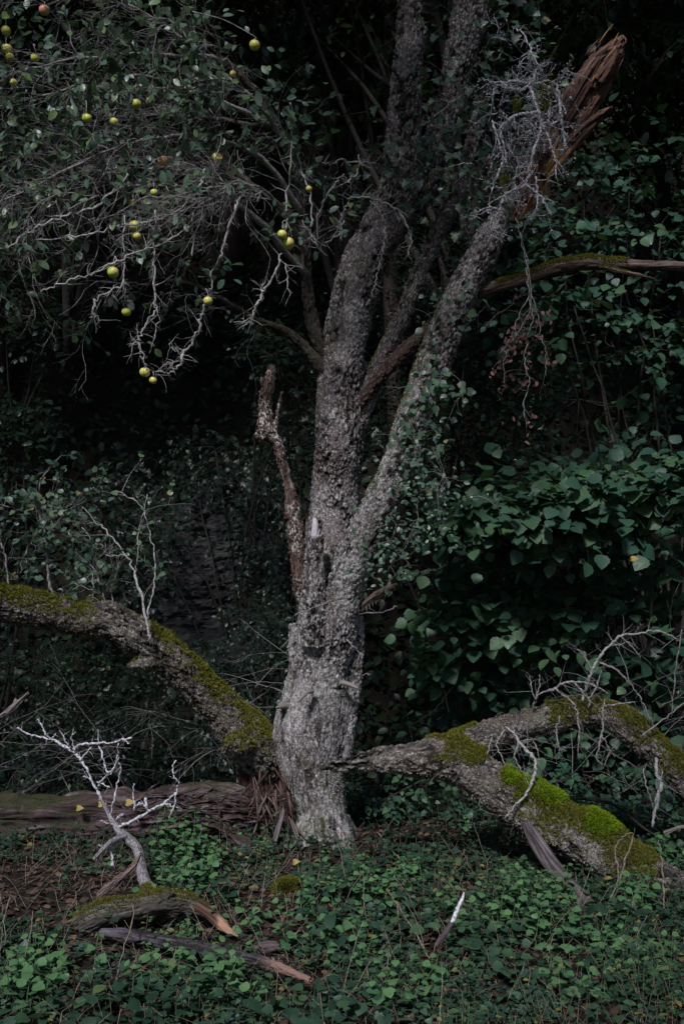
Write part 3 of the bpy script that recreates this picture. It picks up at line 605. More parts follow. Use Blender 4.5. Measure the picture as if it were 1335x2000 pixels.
# traced hanging twigs (pale, in front)
HT = [
 [(303, 410, 5.75, 5), (300, 450, 5.75, 5), (301, 500, 5.75, 6), (302, 560, 5.76, 6), (305, 600, 5.77, 5), (290, 622, 5.78, 6), (279, 650, 5.79, 5), (272, 668, 5.8, 5), (279, 690, 5.8, 4), (283, 716, 5.8, 3)],
 [(272, 668, 5.8, 4), (262, 672, 5.8, 3), (252, 677, 5.8, 2)], [(302, 590, 5.77, 4), (309, 620, 5.78, 4), (300, 660, 5.8, 3)],
 [(470, 385, 5.9, 6), (455, 420, 5.9, 7), (438, 470, 5.9, 6), (430, 500, 5.9, 6), (413, 535, 5.9, 5), (415, 560, 5.88, 4), (407, 578, 5.87, 3)],
 [(398, 600, 5.85, 6), (392, 620, 5.85, 7), (387, 645, 5.85, 8), (372, 670, 5.86, 8), (358, 690, 5.86, 9), (355, 708, 5.86, 8), (342, 724, 5.87, 7), (325, 729, 5.87, 5), (312, 726, 5.87, 5), (303, 732, 5.87, 3)],
 [(407, 578, 5.87, 5), (401, 590, 5.86, 6), (398, 600, 5.85, 6)],
 [(358, 690, 5.86, 4), (340, 682, 5.85, 3), (330, 672, 5.84, 2)], [(355, 705, 5.86, 4), (335, 708, 5.85, 3), (318, 712, 5.84, 2)],
 [(-20, 500, 5.6, 7), (30, 472, 5.65, 7), (62, 450, 5.68, 7), (100, 432, 5.7, 7), (140, 418, 5.73, 6), (190, 400, 5.76, 6), (225, 370, 5.8, 5), (250, 340, 5.85, 5)],
 [(80, 571, 5.6, 4), (105, 560, 5.6, 6), (140, 545, 5.62, 6), (170, 538, 5.64, 5), (215, 520, 5.66, 6), (250, 500, 5.68, 5), (290, 485, 5.7, 5), (330, 470, 5.73, 5), (372, 440, 5.76, 5)],
 [(60, 470, 5.8, 4), (150, 460, 5.78, 5), (190, 452, 5.76, 5), (240, 440, 5.75, 5), (300, 430, 5.75, 5), (360, 410, 5.78, 4)],
 [(550, 495, 5.95, 5), (540, 525, 5.95, 6), (522, 560, 5.95, 8), (512, 572, 5.95, 8), (503, 590, 5.95, 7), (495, 610, 5.96, 6), (484, 632, 5.97, 4)],
 [(512, 572, 5.95, 4), (508, 555, 5.95, 4)], [(484, 632, 5.97, 3), (470, 622, 5.96, 2)],
 [(243, 420, 5.8, 4), (242, 470, 5.8, 5), (243, 520, 5.8, 4), (236, 560, 5.8, 5), (215, 570, 5.8, 5), (198, 578, 5.8, 6), (187, 588, 5.8, 7), (184, 610, 5.8, 5), (187, 628, 5.8, 3)],
 [(243, 520, 5.8, 3), (243, 560, 5.8, 3), (245, 600, 5.8, 2)], [(184, 612, 5.8, 4), (196, 628, 5.8, 2)],
 [(566, 200, 5.9, 4), (569, 280, 5.9, 5), (565, 330, 5.9, 5), (561, 400, 5.9, 5), (557, 450, 5.9, 4)],
 [(582, 300, 5.95, 6), (592, 345, 5.95, 5), (606, 380, 5.95, 5), (607, 430, 5.95, 5), (605, 470, 5.95, 4)],
 [(556, 515, 6.0, 4), (561, 540, 6.0, 4), (564, 580, 6.0, 3)],
 [(668, 470, 6.3, 4), (665, 440, 6.3, 5), (667, 420, 6.28, 6), (678, 400, 6.26, 6), (690, 388, 6.25, 6), (712, 386, 6.24, 6), (735, 388, 6.25, 5), (765, 403, 6.27, 5), (787, 425, 6.3, 5), (797, 450, 6.32, 5), (802, 472, 6.33, 5), (796, 500, 6.34, 4)],
 [(722, 392, 6.25, 5), (740, 412, 6.27, 5), (748, 432, 6.3, 6), (751, 462, 6.32, 7), (748, 492, 6.32, 6), (740, 522, 6.32, 5), (732, 555, 6.32, 4), (726, 582, 6.32, 3)],
 [(630, 475, 6.2, 4), (662, 455, 6.2, 5), (672, 430, 6.2, 5)], [(618, 470, 6.2, 4), (622, 420, 6.2, 5), (640, 380, 6.2, 5), (660, 350, 6.2, 5), (672, 340, 6.2, 4)],
 [(700, 302, 6.3, 4), (702, 322, 6.25, 5), (697, 338, 6.22, 5), (685, 350, 6.2, 5), (675, 357, 6.2, 3)], [(628, 318, 6.2, 3), (648, 320, 6.2, 4), (670, 312, 6.22, 5), (698, 318, 6.25, 5), (720, 318, 6.3, 4), (738, 330, 6.35, 4)],
 [(905, 186, 6.6, 4), (880, 200, 6.55, 5), (855, 222, 6.5, 5), (830, 240, 6.45, 5), (815, 262, 6.4, 4), (810, 280, 6.4, 3)],
 [(640, 500, 6.25, 4), (610, 470, 6.2, 5), (590, 430, 6.2, 4)], [(375, 500, 5.8, 5), (378, 450, 5.8, 6), (373, 400, 5.8, 6), (392, 360, 5.82, 6), (400, 330, 5.85, 5)],
]
for pts in HT:
    mb = MB(); g = Grow(mb, rng); c = line(mb, [(a[0], a[1], a[2], a[3] * .68) for a in pts], .85, 6, 5, .006); allnodes.append(c)
    for k in range(max(1, int(len(c) * .8))):
        i = rng.integers(1, len(c)); g.twig(c[i], nz(nz(c[i] - c[i - 1]) + 1.1 * rdir(rng, 1)[0]), rng.uniform(.03, .14), .0022, 1 if rng.random() < .4 else 0, .3, .3, (8, 5), .85, 1, .5, .3)
    mb.build('hanging_twig', twig_pale, TREE)
# leaf clusters where the photo has them
def cluster(mb, px, py, Y, n, spread, size, kind='oval', vr=(0, .9), wide=1.0):
    c = P(px, py, Y); p = c + rng.normal(0, 1, (n, 3)) * [spread * wide, spread, spread]; p = p[clear_of_fruit(p, 15)]; n = len(p)
    leaves(mb, p, rdir(rng, n) * [1, .6, .6] + (p - c) / spread * .6 + [0, 0, -.2], np.array([0, -.7, .7]) + .45 * rng.normal(size=(n, 3)), size * rng.uniform(.65, 1.2, n), rng.uniform(*vr, n), kind)
for a in [(572, 215, 5.85, 16, .08, .060), (545, 200, 5.9, 12, .09, .055), (590, 195, 5.85, 10, .05, .06), (565, 270, 5.85, 14, .05, .07), (580, 255, 5.85, 8, .04, .06), (560, 300, 5.9, 8, .08, .05), (430, 525, 5.85, 7, .035, .075), (400, 520, 5.9, 5, .05, .05), (455, 540, 5.84, 3, .03, .08), (300, 380, 5.75, 7, .05, .065), (262, 385, 5.75, 7, .05, .065), (320, 375, 5.75, 3, .03, .08), (440, 310, 5.85, 7, .07, .05), (470, 345, 5.85, 3, .02, .07),
          (545, 445, 5.95, 9, .06, .06), (590, 450, 5.95, 12, .05, .06), (605, 365, 5.95, 5, .05, .06), (635, 370, 6, 3, .04, .065), (480, 240, 5.9, 12, .12, .05), (240, 150, 5.95, 12, .08, .07), (300, 135, 5.95, 14, .09, .07), (340, 45, 5.8, 14, .12, .07), (390, 50, 5.8, 10, .09, .08), (330, 110, 5.8, 10, .1, .07), (450, 60, 5.8, 10, .12, .05), (150, 40, 5.8, 14, .15, .06), (60, 160, 5.8, 10, .12, .06), (60, 30, 5.7, 12, .15, .06), (305, 675, 5.8, 2, .02, .055), (288, 705, 5.8, 1, .01, .04), (300, 565, 5.75, 2, .02, .04), (270, 270, 5.9, 5, .1, .05), (520, 130, 5.8, 8, .13, .05), (590, 150, 6.0, 6, .1, .05), (700, 370, 6.2, 4, .06, .05)]:
    cluster(leafL, *a)
leafL.build('leaves', lf_apple, TREE)
r_ = np.random.default_rng(404); lf = MB(); tw_ = MB(); cc = np.array([-.05, 4.9, 6.8]); m = 900; d = nz(r_.normal(size=(m, 3))); p = cc + d * [1.15, 2.4, 1.0] * r_.random((m, 1)) ** .4; p = p[fbm(p * 1.1, 2, 9) > -.25]; m = len(p)  # unseen crown overhead, put in and shaped to shade the upper trunk
sprays(lf, tw_, p, nz(d[:m] + .5 * r_.normal(size=(m, 3))), r_.uniform(.25, .5, m), 9, .075, r_, 'oval', .3, .003)
for t_ in ((-1.6, 5.0, 7.2), (1.4, 5.2, 7.4), (-.3, 4.2, 7.1), (.2, 6.9, 7.8), (-2.4, 6.2, 7.2), (2.3, 6.3, 7.3)):
    cv = spline(np.array([P(815, -200, 6.85) + [0, 0, -.4], (P(815, -200, 6.85) + t_) / 2 + [0, 0, .3], t_]), 6); tw_.tube(cv, np.linspace(.05, .012, len(cv)), 6, .8)
tw_.build('shade_boughs', twig_dark, TREE); lf.build('crown', lf_apple, TREE)

# ------------------------------------------------------------------ apples
allN = np.vstack(allnodes + twignodes)
apple_rows = [
 (87, 20, 10, 1, 'red-flushed apple among leaves at the very top left of the tree'), (12, 60, 9, 0, 'green apple cut by the left edge of the photo, highest of the four there'), (14, 96, 10, 0, 'big green apple at the left edge just above a darker half-hidden one'),
 (20, 112, 8, 0, 'dull green apple tucked under a bigger apple at the left edge'), (69, 113, 8, 0, 'lone green apple to the right of the pair at the left edge'), (27, 161, 7, 0, 'small green apple in leaves, lowest of those at the left edge'),
 (497, 88, 10, 0, 'yellow-green apple alone under the top centre leaves'), (455, 144, 6, 0, 'small shaded green apple below and left of the lone top centre apple'), (267, 203, 9, 0, 'left apple of the touching pair beneath the bright upper leaves'), (294, 198, 8, 0, 'right apple of the touching pair beneath the bright upper leaves'),
 (170, 231, 9, 0, 'olive apple among bare twigs, left of two at the same height'), (223, 238, 8, 0, 'olive apple among bare twigs, right of two at the same height'), (318, 314, 10, 1, 'pinkish ripe apple hanging level with the bitten one'), (424, 308, 10, 2, 'yellow apple with a brown bite out of its side'),
 (301, 376, 7, 0, 'small yellowish apple beside two long blue-green leaves'), (259, 396, 7, 0, 'small pale apple half behind a leaf, above the round green one'), (264, 442, 11, 0, 'large green apple sitting just above a smaller one on the same twig'), (268, 461, 8, 0, 'smaller apple hanging directly under the large green one'),
 (221, 532, 11, 0, 'large shiny green apple under a withered leaf on the left twigs'), (551, 458, 9, 0, 'upper left apple of the close pair beside the trunk'), (563, 475, 11, 0, 'largest bright green apple, lower of the close pair beside the trunk'), (603, 369, 6, 0, 'small yellow apple nearest the main trunk'),
 (247, 609, 9, 0, 'green apple on a long straight hanging twig'), (406, 588, 9, 0, 'green apple at the top of the thick curled lichen twig'), (283, 727, 10, 0, 'green apple at the tip of the lowest hanging twig'), (299, 743, 7, 0, 'small round apple, the lowest of all, under the curled twig end')]
def near(p, dz=.02):
    m = allN[:, 2] > p[2] + dz; c = allN[m]; return c[np.argmin(np.linalg.norm((c - p) * [1, 1, .8], axis=1))]
for k, (ax_, ay_, rp, kind, lab) in enumerate(apple_rows):
    Y = 5.62 + 0.02 * (k % 7); 
    for hp in HT[:1]: pass
    if k in (24, 25, 23, 22, 19, 20): Y = 5.82
    cand = allN[np.argsort(np.abs((allN[:, 0] / (K * allN[:, 1]) + 667.5) - ax_) + np.abs((1180 - (allN[:, 2] - EYE) / (K * allN[:, 1])) - (ay_ - rp - 9)))[:1]][0]
    Y = min(max(cand[1], 5.55), 5.95) if k not in (24, 25, 23, 22) else Y
    c = P(ax_, ay_, Y); r = rp * K * Y
    ap = thing('apple', lab, 'apple', tuple(c), 'apples hanging in the old tree')
    u, v_ = np.meshgrid(np.linspace(0, math.pi, 15), np.linspace(0, 2 * math.pi, 22, endpoint=False), indexing='ij')
    prof = 1 - 0.30 * np.exp(-(u / .38) ** 2) - 0.20 * np.exp(-((math.pi - u) / .33) ** 2); rr = r * prof * (1 + .02 * np.cos(5 * v_) * np.sin(u)) 
    rot = rng.uniform(-.25, .25, 2)
    xx = rr * np.sin(u) * np.cos(v_) * 1.03; yy = rr * np.sin(u) * np.sin(v_) * 1.03; zz = rr * np.cos(u) * .96
    W = np.stack([xx + rot[0] * zz, yy + rot[1] * zz, zz - rot[0] * xx - rot[1] * yy], -1).reshape(-1, 3)
    if kind == 2:
        bd = nz(np.array([0.55, -.75, .55])); h = (W @ bd); W = W - np.maximum(h - r * .62, 0)[:, None] * bd * 1.5
    bl = 0.5 + 0.5 * (nz(W) @ nz(np.array([rng.normal(), -.4, .8]))) + .15 * rng.normal()
    i = np.arange(14)[:, None] * 22; j = np.arange(22)[None]; j2 = (j + 1) % 22
    Fq = np.stack([i + j, i + 22 + j, i + 22 + j2, i + j2], -1).reshape(-1, 4)
    mb = MB(); mi = 0
    mb.add(W + c, Fq, .5, np.clip(bl, 0, 1)); ob = mb.build('fruit', apple_red if kind == 1 else apple_green, ap)
    if kind == 2:
        mb = MB(); pc = c + bd * r * .63; a1 = nz(np.cross(bd, [0, 0, 1])); a2 = np.cross(bd, a1); th = np.arange(10) * .628
        rim = pc + r * .60 * (np.cos(th)[:, None] * a1 + np.sin(th)[:, None] * a2) * rng.uniform(.8, 1.1, (10, 1)); mb.add(np.vstack([rim, pc - bd * r * .12]), np.array([(i, (i + 1) % 10, 10) for i in range(10)])); mb.build('bite', apple_flesh, ap)
    top = c + np.array([0, 0, r * .62]); s1 = top + [rng.normal(0, .003), rng.normal(0, .003), .018]
    mb = MB(); mb.tube(np.array([top - [0, 0, r * .1], s1]), [.0016, .0014], 5, .8); mb.build('stalk', twig_mid, ap)
    mb = MB(); n0 = near(s1); m0 = (s1 + n0) / 2 + rng.normal(0, .012, 3) + [0, 0, .03]
    cc = spline(np.array([n0, m0, s1 + [0, 0, .012], s1]), 4); mb.tube(cc, np.linspace(.003, .0018, len(cc)), 5, .85); mb.build('fruiting_twig', twig_pale, TREE)
    dn = MB(); dn.tube(np.array([c - [0, 0, r * .83], c - [0, 0, r * .72]]), [.0022, .001], 6, 0.2); dn.build('calyx', twig_dark, ap)

# ------------------------------------------------------------------ lichen-white dead branch tangle hung up beside the splintered limb
rng = np.random.default_rng(23)
TG = thing('dead_branch', 'tangle of dead white lichen-covered twigs hung up beside the splintered limb', 'branch', tuple(P(1000, 190, 6.0)))
tan = [
 [(940, 152, 6.1, 3), (962, 160, 6.05, 5), (985, 163, 6.0, 6), (1005, 158, 5.98, 8), (1030, 163, 5.96, 10), (1060, 165, 5.94, 10), (1082, 180, 5.93, 8), (1096, 205, 5.92, 6), (1106, 225, 5.92, 4)],
 [(1060, 158, 5.95, 7), (1085, 165, 5.93, 7), (1092, 200, 5.92, 7), (1097, 240, 5.9, 7), (1099, 265, 5.9, 6), (1105, 290, 5.9, 5), (1112, 298, 5.9, 3)],
 [(1040, 160, 5.95, 8), (1020, 175, 5.93, 7), (1000, 175, 5.9, 6), (970, 168, 5.9, 7), (962, 185, 5.9, 6), (962, 205, 5.9, 4)],
 [(1035, 170, 5.95, 9), (1042, 195, 5.9, 9), (1050, 215, 5.88, 8), (1056, 240, 5.88, 8), (1068, 262, 5.88, 7), (1074, 285, 5.88, 7), (1083, 305, 5.88, 6), (1085, 345, 5.88, 4)],
 [(1050, 215, 5.88, 8), (1030, 222, 5.88, 9), (1005, 226, 5.88, 10), (990, 238, 5.88, 8), (975, 255, 5.88, 6), (985, 290, 5.88, 4)],
 [(1056, 240, 5.88, 8), (1050, 270, 5.86, 8), (1040, 300, 5.85, 8), (1033, 330, 5.85, 7), (1026, 360, 5.85, 8), (1000, 372, 5.85, 7), (985, 385, 5.85, 7), (972, 412, 5.85, 6), (960, 430, 5.85, 4)],
 [(1026, 360, 5.85, 7), (1045, 375, 5.84, 8), (1055, 385, 5.84, 7), (1065, 400, 5.84, 6), (1076, 421, 5.84, 5)], [(1045, 345, 5.84, 6), (1047, 380, 5.84, 6), (1049, 412, 5.84, 5)],
 [(972, 412, 5.85, 5), (958, 405, 5.85, 4), (950, 417, 5.85, 3)], [(960, 425, 5.84, 5), (957, 440, 5.84, 5), (951, 447, 5.84, 3)],
 [(960, 235, 5.9, 6), (970, 262, 5.88, 6), (977, 290, 5.88, 6), (980, 320, 5.88, 6), (968, 345, 5.88, 6), (960, 368, 5.88, 4)],
 [(1096, 230, 5.9, 6), (1078, 242, 5.88, 5), (1062, 238, 5.88, 4)], [(1074, 200, 5.9, 5), (1070, 230, 5.9, 5), (1073, 243, 5.9, 3)],
 [(1085, 166, 5.95, 5), (1100, 146, 5.95, 5), (1108, 133, 5.95, 3)], [(1040, 160, 5.95, 5), (1048, 135, 5.95, 5), (1070, 125, 5.95, 3)], [(1010, 130, 6, 3), (1030, 110, 6, 3), (1060, 100, 6, 2)],
 [(1000, 52, 6.3, 3), (1018, 62, 6.25, 4), (1030, 85, 6.2, 4), (1040, 110, 6.1, 4), (1052, 128, 6, 4)], [(958, 75, 6.3, 2), (975, 68, 6.28, 4), (973, 52, 6.25, 2)],
]
mb = MB(); g = Grow(mb, rng)
for pts in tan:
    c = line(mb, [(a[0], a[1], a[2], a[3] * .72) for a in pts], .9, 6, 6, .004)
    for k in range(int(len(c) * .6)):
        i = rng.integers(1, len(c)); g.twig(c[i], nz(nz(c[i] - c[i - 1]) * .4 + rdir(rng, 1)[0] + [0, 0, -.2]), rng.uniform(.04, .20), .0026, 1, .35, .3, (12, 6), .9, 1, .5, .5)
for k in range(60):
    o = P(rng.normal(1022, 34), rng.normal(235, 60), rng.normal(5.93, .07)); g.twig(o, rdir(rng, 1)[0] + [0, 0, -.3], rng.uniform(.08, .28), .0024, 1, .5, .3, (12, 6), .9, 1, .5, .5)
# crusty lichen rosettes on the twigs
nd = np.vstack(g.nodes); pp = nd[rng.integers(0, len(nd), 2600)] + rng.normal(0, .004, (2600, 3)); leaves(mb, pp, rdir(rng, 2600), rdir(rng, 2600), rng.uniform(.006, .014, 2600), 1.0, 'diamond')
mb.build('twigs', twig_white, TG)
mb = MB()
for (x, y, s_) in ((1068, 180, .05), (1008, 205, .03), (985, 355, .03), (1060, 205, .03)):
    p = P(x, y, 5.9) + rng.normal(0, 1, (500, 3)) * [s_ * .5, s_ * .5, s_]; leaves(mb, p, rdir(rng, 500), rdir(rng, 500), .010, rng.uniform(0, .8, 500), 'diamond')
mb.build('moss', moss_olive, TG)

# ------------------------------------------------------------------ ivy and honeysuckle up the right-hand limbs
def climber(name, label, areas, kind, size, seed, mat=lf_ivy, hang=True):
    r_ = np.random.default_rng(seed); o = thing(name, label, 'climbing plant', tuple(P(areas[0][0], areas[0][1], areas[0][2])))
    st = MB(); lf = MB(); g = Grow(st, r_)
    for (x, y, Y, n, sx, sy, sd_) in areas:
        n = int(n * (.66 if kind == 'ivy' else .85)) + 1; c = P(x, y, Y); p = c + r_.normal(0, 1, (n, 3)) * [sx, sd_, sy]
        for k in range(max(2, n // 9)):
            g.twig(p[k], rdir(r_, 1)[0] + [0, -.3, .1], r_.uniform(.1, .35), .0018, 1, .5, .3, (5, 4), .7)
        leaves(lf, p, rdir(r_, n) * [1, .5, .7] + [0, -.3, -.45], np.array([0, -.75, .62]) + .42 * r_.normal(size=(n, 3)), size * r_.uniform(.5, 1.25, n), np.clip(r_.normal(.45, .25, n), 0, 1), kind)
    st.build('stems', twig_mid, o); lf.build('leaves', mat, o); return o
climber('ivy', 'blue-green ivy draped between the two tall stems at the top', [(770, 325, 6.55, 16, .10, .05, .05), (800, 300, 6.5, 24, .14, .07, .06), (830, 245, 6.55, 26, .13, .09, .08), (880, 235, 6.6, 40, .15, .14, .08), (930, 240, 6.5, 60, .16, .22, .1), (900, 330, 6.45, 70, .18, .14, .1), (860, 350, 6.5, 30, .12, .1, .08), (960, 310, 6.4, 60, .14, .2, .1), (935, 400, 6.35, 60, .14, .14, .08), (985, 370, 6.25, 26, .09, .12, .06), (1040, 390, 6.1, 6, .08, .03, .03), (870, 130, 6.6, 30, .14, .16, .08), (940, 110, 6.6, 60, .2, .18, .12), (760, 300, 6.6, 14, .06, .05, .03), (1000, 120, 6.5, 40, .25, .15, .1), (820, 420, 6.6, 12, .1, .06, .05), (1010, 230, 6.3, 60, .12, .26, .06), (975, 50, 6.6, 40, .25, .12, .12)], 'ivy', .062, 31)
climber('climbing_shrub', 'round-leaved climber hugging the outer side of the leaning right limb', [(925, 590, 6.15, 24, .10, .09, .05), (870, 600, 6.1, 14, .08, .06, .04), (880, 645, 6.1, 12, .08, .06, .04), (862, 745, 6.05, 40, .10, .06, .06), (895, 765, 6.0, 22, .06, .05, .05), (840, 790, 6.05, 30, .10, .09, .05), (815, 850, 6.05, 34, .09, .10, .05), (810, 900, 6.05, 30, .09, .1, .05), (780, 620, 6.4, 0 + 3, .05, .05, .05), (845, 850, 6.05, 18, .06, .1, .05)], 'round', .048, 32)
climber('honeysuckle', 'bushy small-leaved honeysuckle beside the lower part of the right limb', [(830, 950, 6.05, 90, .12, .07, .08), (860, 975, 6.0, 70, .12, .07, .08), (800, 1010, 6.0, 120, .15, .10, .08), (840, 1035, 5.95, 60, .10, .07, .08), (770, 1060, 6.0, 80, .12, .08, .08), (735, 1110, 6.0, 70, .10, .08, .07), (760, 1120, 5.95, 30, .10, .05, .06), (790, 930, 6.1, 50, .10, .1, .06), (805, 880, 6.1, 26, .1, .08, .06)], 'oval', .036, 33)
# brown withered hanging shoot
HV = thing('withered_vine', 'withered brown-leaved vine hanging below the splintered limb', 'vine', tuple(P(1008, 440, 6.1)))
mb = MB(); g = Grow(mb, rng)
vines = [[(1006, 425, 6.12, 4), (1014, 455, 6.08, 5), (1022, 490, 6.05, 4), (1029, 535, 6.0, 4), (1032, 580, 6.0, 4), (1040, 620, 6.0, 4), (1028, 665, 6.0, 4), (1025, 710, 6.0, 3), (1033, 750, 6.0, 3), (1022, 790, 6.0, 3), (1027, 838, 6.0, 2)],
 [(1014, 455, 6.08, 3), (1027, 500, 6.05, 3), (1035, 560, 6.02, 3), (1047, 610, 6.0, 3), (1056, 650, 6.0, 3), (1064, 690, 6.0, 2), (1066, 735, 6.0, 1.5)], [(1032, 580, 6.0, 3), (1010, 620, 5.98, 3), (1003, 660, 5.97, 3), (985, 700, 5.97, 2), (984, 730, 5.97, 1.5)], [(1029, 535, 6, 3), (1035, 600, 5.98, 3), (1010, 650, 5.96, 2), (975, 690, 5.96, 2)]]
vn = []
for l in vines: mv = MB(); vn.append(line(mv, [(a[0], a[1], a[2], a[3] * .6) for a in l], .8, 5, 6, .004)); mv.build('stem', twig_mid, HV)
vn = np.vstack([v_[len(v_) // 2:] if k == 0 else v_[len(v_) // 3:] for k, v_ in enumerate(vn)])
for k in range(60): g.twig(vn[rng.integers(len(vn))], rdir(rng, 1)[0] + [0, 0, -.5], rng.uniform(.05, .16), .0014, 0, .5)
mb.build('side_shoots', twig_mid, HV)
tip = np.array([t_[0] for t_ in g.tips] * 3) + rng.normal(0, .015, (len(g.tips) * 3, 3)); nn_ = len(tip)
mb = MB(); leaves(mb, tip, rdir(rng, nn_) + [0, 0, -.7], rdir(rng, nn_) + [0, -.6, 0], rng.uniform(.02, .04, nn_), rng.uniform(.2, .9, nn_), 'oval')
mb.build('leaves', leaf_mat('maroon_dead_leaf', (0.07, 0.035, 0.035), (0.15, 0.075, 0.07), (0.22, 0.12, 0.11), None, .15, .7, .2), HV)

# ------------------------------------------------------------------ mossy limb that arches away to the left from a rotten stump
rng = np.random.default_rng(37)
LL = thing('arching_limb', 'thick mossy limb arching to the left edge from a rotten stump beside the trunk', 'branch', tuple(P(520, 1650, 6.75)))
Lm = [(535, 1520, 6.8, 60), (512, 1478, 6.72, 92), (482, 1445, 6.65, 98), (445, 1405, 6.58, 84), (402, 1357, 6.5, 78), (355, 1308, 6.43, 74), (305, 1268, 6.36, 78), (250, 1235, 6.3, 80), (205, 1210, 6.25, 82), (150, 1207, 6.2, 70), (80, 1195, 6.1, 74), (0, 1178, 6.0, 76), (-90, 1160, 5.9, 70), (-220, 1170, 5.8, 60)]
Lk = [[(470, 1450, 6.5, 60), (460, 1470, 6.45, 44)], [(300, 1290, 6.3, 30), (262, 1300, 6.2, 14), (248, 1298, 6.17, 6)]]
V, F, q = fuse([T_(t) for t in [Lm] + Lk], 0.008, 4); V, vv = bark_disp(V, F, q, .024, .012, (30, 30, 15), 8, 1.1)
px, py = pxy(V); Nn = normals(V, F); nse = fbm(V * 4.5, 3, 19); px = px + 70 * fbm(V * 3, 3, 91)
ms = sstep(0.25, .55, Nn[:, 2] + .75 * nse - .17) * np.maximum((px < 185), np.maximum((px > 320) * 1.0, 0.0)) * sstep(-.55, -.2, fbm(V * 7, 3, 119)); ms = np.maximum(ms, sstep(.85, 1.0, Nn[:, 2] + .2 * nse) * .6 * (px > 185) * (px < 330)) * (Nn[:, 2] > .05)
V = V + (Nn * (ms * (.010 + .016 * fbm(V * 12, 2, 44)))[:, None]); mb = MB(); mb.add(V, F, vv, ms * .95, q); flakes(mb, V, F, q, vv * (ms < .3), 7000, rng, .010); mb.build('limb', bark_limb, LL)
mb = MB(); moss_tufts(mb, V, F, sstep(.4, .8, ms), 40000, rng, .034, .0045, vr=(.1, 1.0)); mb.build('moss', moss_olive, LL)
ST = [(548, 1700, 6.75, 120), (535, 1640, 6.78, 84), (522, 1580, 6.8, 84), (510, 1530, 6.8, 86), (505, 1485, 6.75, 76)]
ST2 = [(560, 1690, 6.6, 60), (552, 1600, 6.68, 34), (547, 1540, 6.72, 26), (540, 1490, 6.74, 24)]
V, F, q = fuse([T_(ST), T_(ST2)], .008, 2); V, v1 = fibre_disp(V, F, q, .03, 61, (22, 22, 2.2), .03); mb = MB(); mb.add(V, F, v1, .0, q)
for k in range(70):
    a = P(rng.uniform(490, 575), rng.uniform(1500, 1640), rng.uniform(6.35, 6.6)); L = rng.uniform(.06, .26); d = nz(np.array([rng.normal(0, .5), rng.normal(0, .2), -1])); w_ = rng.uniform(.003, .012); mb.tube(np.array([a, a + d * L * .5 + rng.normal(0, .008, 3), a + d * L]), [w_ * .4, w_, w_ * .3], 4, 1, rng.choice([0, 0, .4]))
mb.build('stump', wood_mat('rotten_stump_wood', [(0.035, 0.018, 0.016), (0.095, 0.045, 0.038), (0.17, 0.10, 0.09), (0.26, .19, .17)]), LL)
def splinter(px0, py0, Y0, px1, py1, Y1, w0, parent, mat=wood_grey):
    V, F, q = fuse([T_([(px0, py0, Y0, w0 * .3), ((px0 * 2 + px1) / 3 + 2, (py0 * 2 + py1) / 3, (Y0 * 2 + Y1) / 3, w0 * .62), ((px0 + 2 * px1) / 3, (py0 + 2 * py1) / 3, (Y0 + 2 * Y1) / 3, w0 * .7), (px1, py1, Y1, w0 * .55)])], .0045, 1)
    V, v1 = fibre_disp(V, F, q, .006, int(px0), (70, 70, 3), .004); mb = MB(); mb.add(V, F, v1, 0, q); return mb.build('splinter', mat, parent)
splinter(553, 1575, 6.3, 537, 1645, 6.15, 17, LL); splinter(565, 1600, 6.4, 592, 1658, 6.2, 12, LL); splinter(520, 1548, 6.4, 505, 1590, 6.3, 12, LL); splinter(530, 1525, 6.35, 495, 1575, 6.25, 6, LL, wood_grey); splinter(560, 1590, 6.35, 562, 1655, 6.2, 5, LL)

# ------------------------------------------------------------------ rotten log
LG = thing('fallen_log', 'rotting log with torn purple-grey wood lying behind the white dead branch', 'log', tuple(G(250, 1650)))
Lg = [(-160, 1628, 6.95, 120), (0, 1612, 6.9, 110), (110, 1606, 6.85, 100), (220, 1598, 6.8, 104), (320, 1586, 6.75, 108), (410, 1572, 6.72, 108), (470, 1576, 6.7, 92), (530, 1580, 6.7, 64)]
V, F, q = fuse([T_(Lg), T_([(390, 1600, 6.7, 50), (430, 1612, 6.55, 38), (462, 1635, 6.45, 28), (488, 1662, 6.4, 20)]), T_([(400, 1555, 6.8, 50), (385, 1540, 6.75, 40), (350, 1545, 6.75, 30)]), T_([(470, 1560, 6.7, 40), (500, 1568, 6.65, 30), (530, 1560, 6.6, 16)])], .009, 3)
V = V + normals(V, F) * (.05 * fbm(V * 3.5, 3, 70))[:, None]; V, v1 = fibre_disp(V, F, q, .034, 71, (20, 20, 1.6), .05); V, v2 = fibre_disp(V, F, q, .010, 75, (50, 50, 2.5), .01)
px, py = pxy(V); Nn = normals(V, F); ms = sstep(.1, .5, Nn[:, 2] + .9 * fbm(V * 5, 3, 23) + .6 * sstep(230, 60, px + 60 * fbm(V * 4, 2, 8)) - .65)
mb = MB(); mb.add(V, F, np.minimum(v1, v2 + .2), ms * .9, q)
for k in range(50):
    a = P(rng.uniform(330, 530), rng.uniform(1555, 1610), 6.55 + rng.uniform(0, .1)); L = rng.uniform(.08, .3); d = nz(np.array([1, rng.normal(0, .15), rng.normal(0, .25)])); w_ = rng.uniform(.002, .008); mb.tube(np.array([a, a + d * L * .5 + rng.normal(0, .008, 3), a + d * L]), [w_ * .4, w_, w_ * .3], 4, 1, 0)
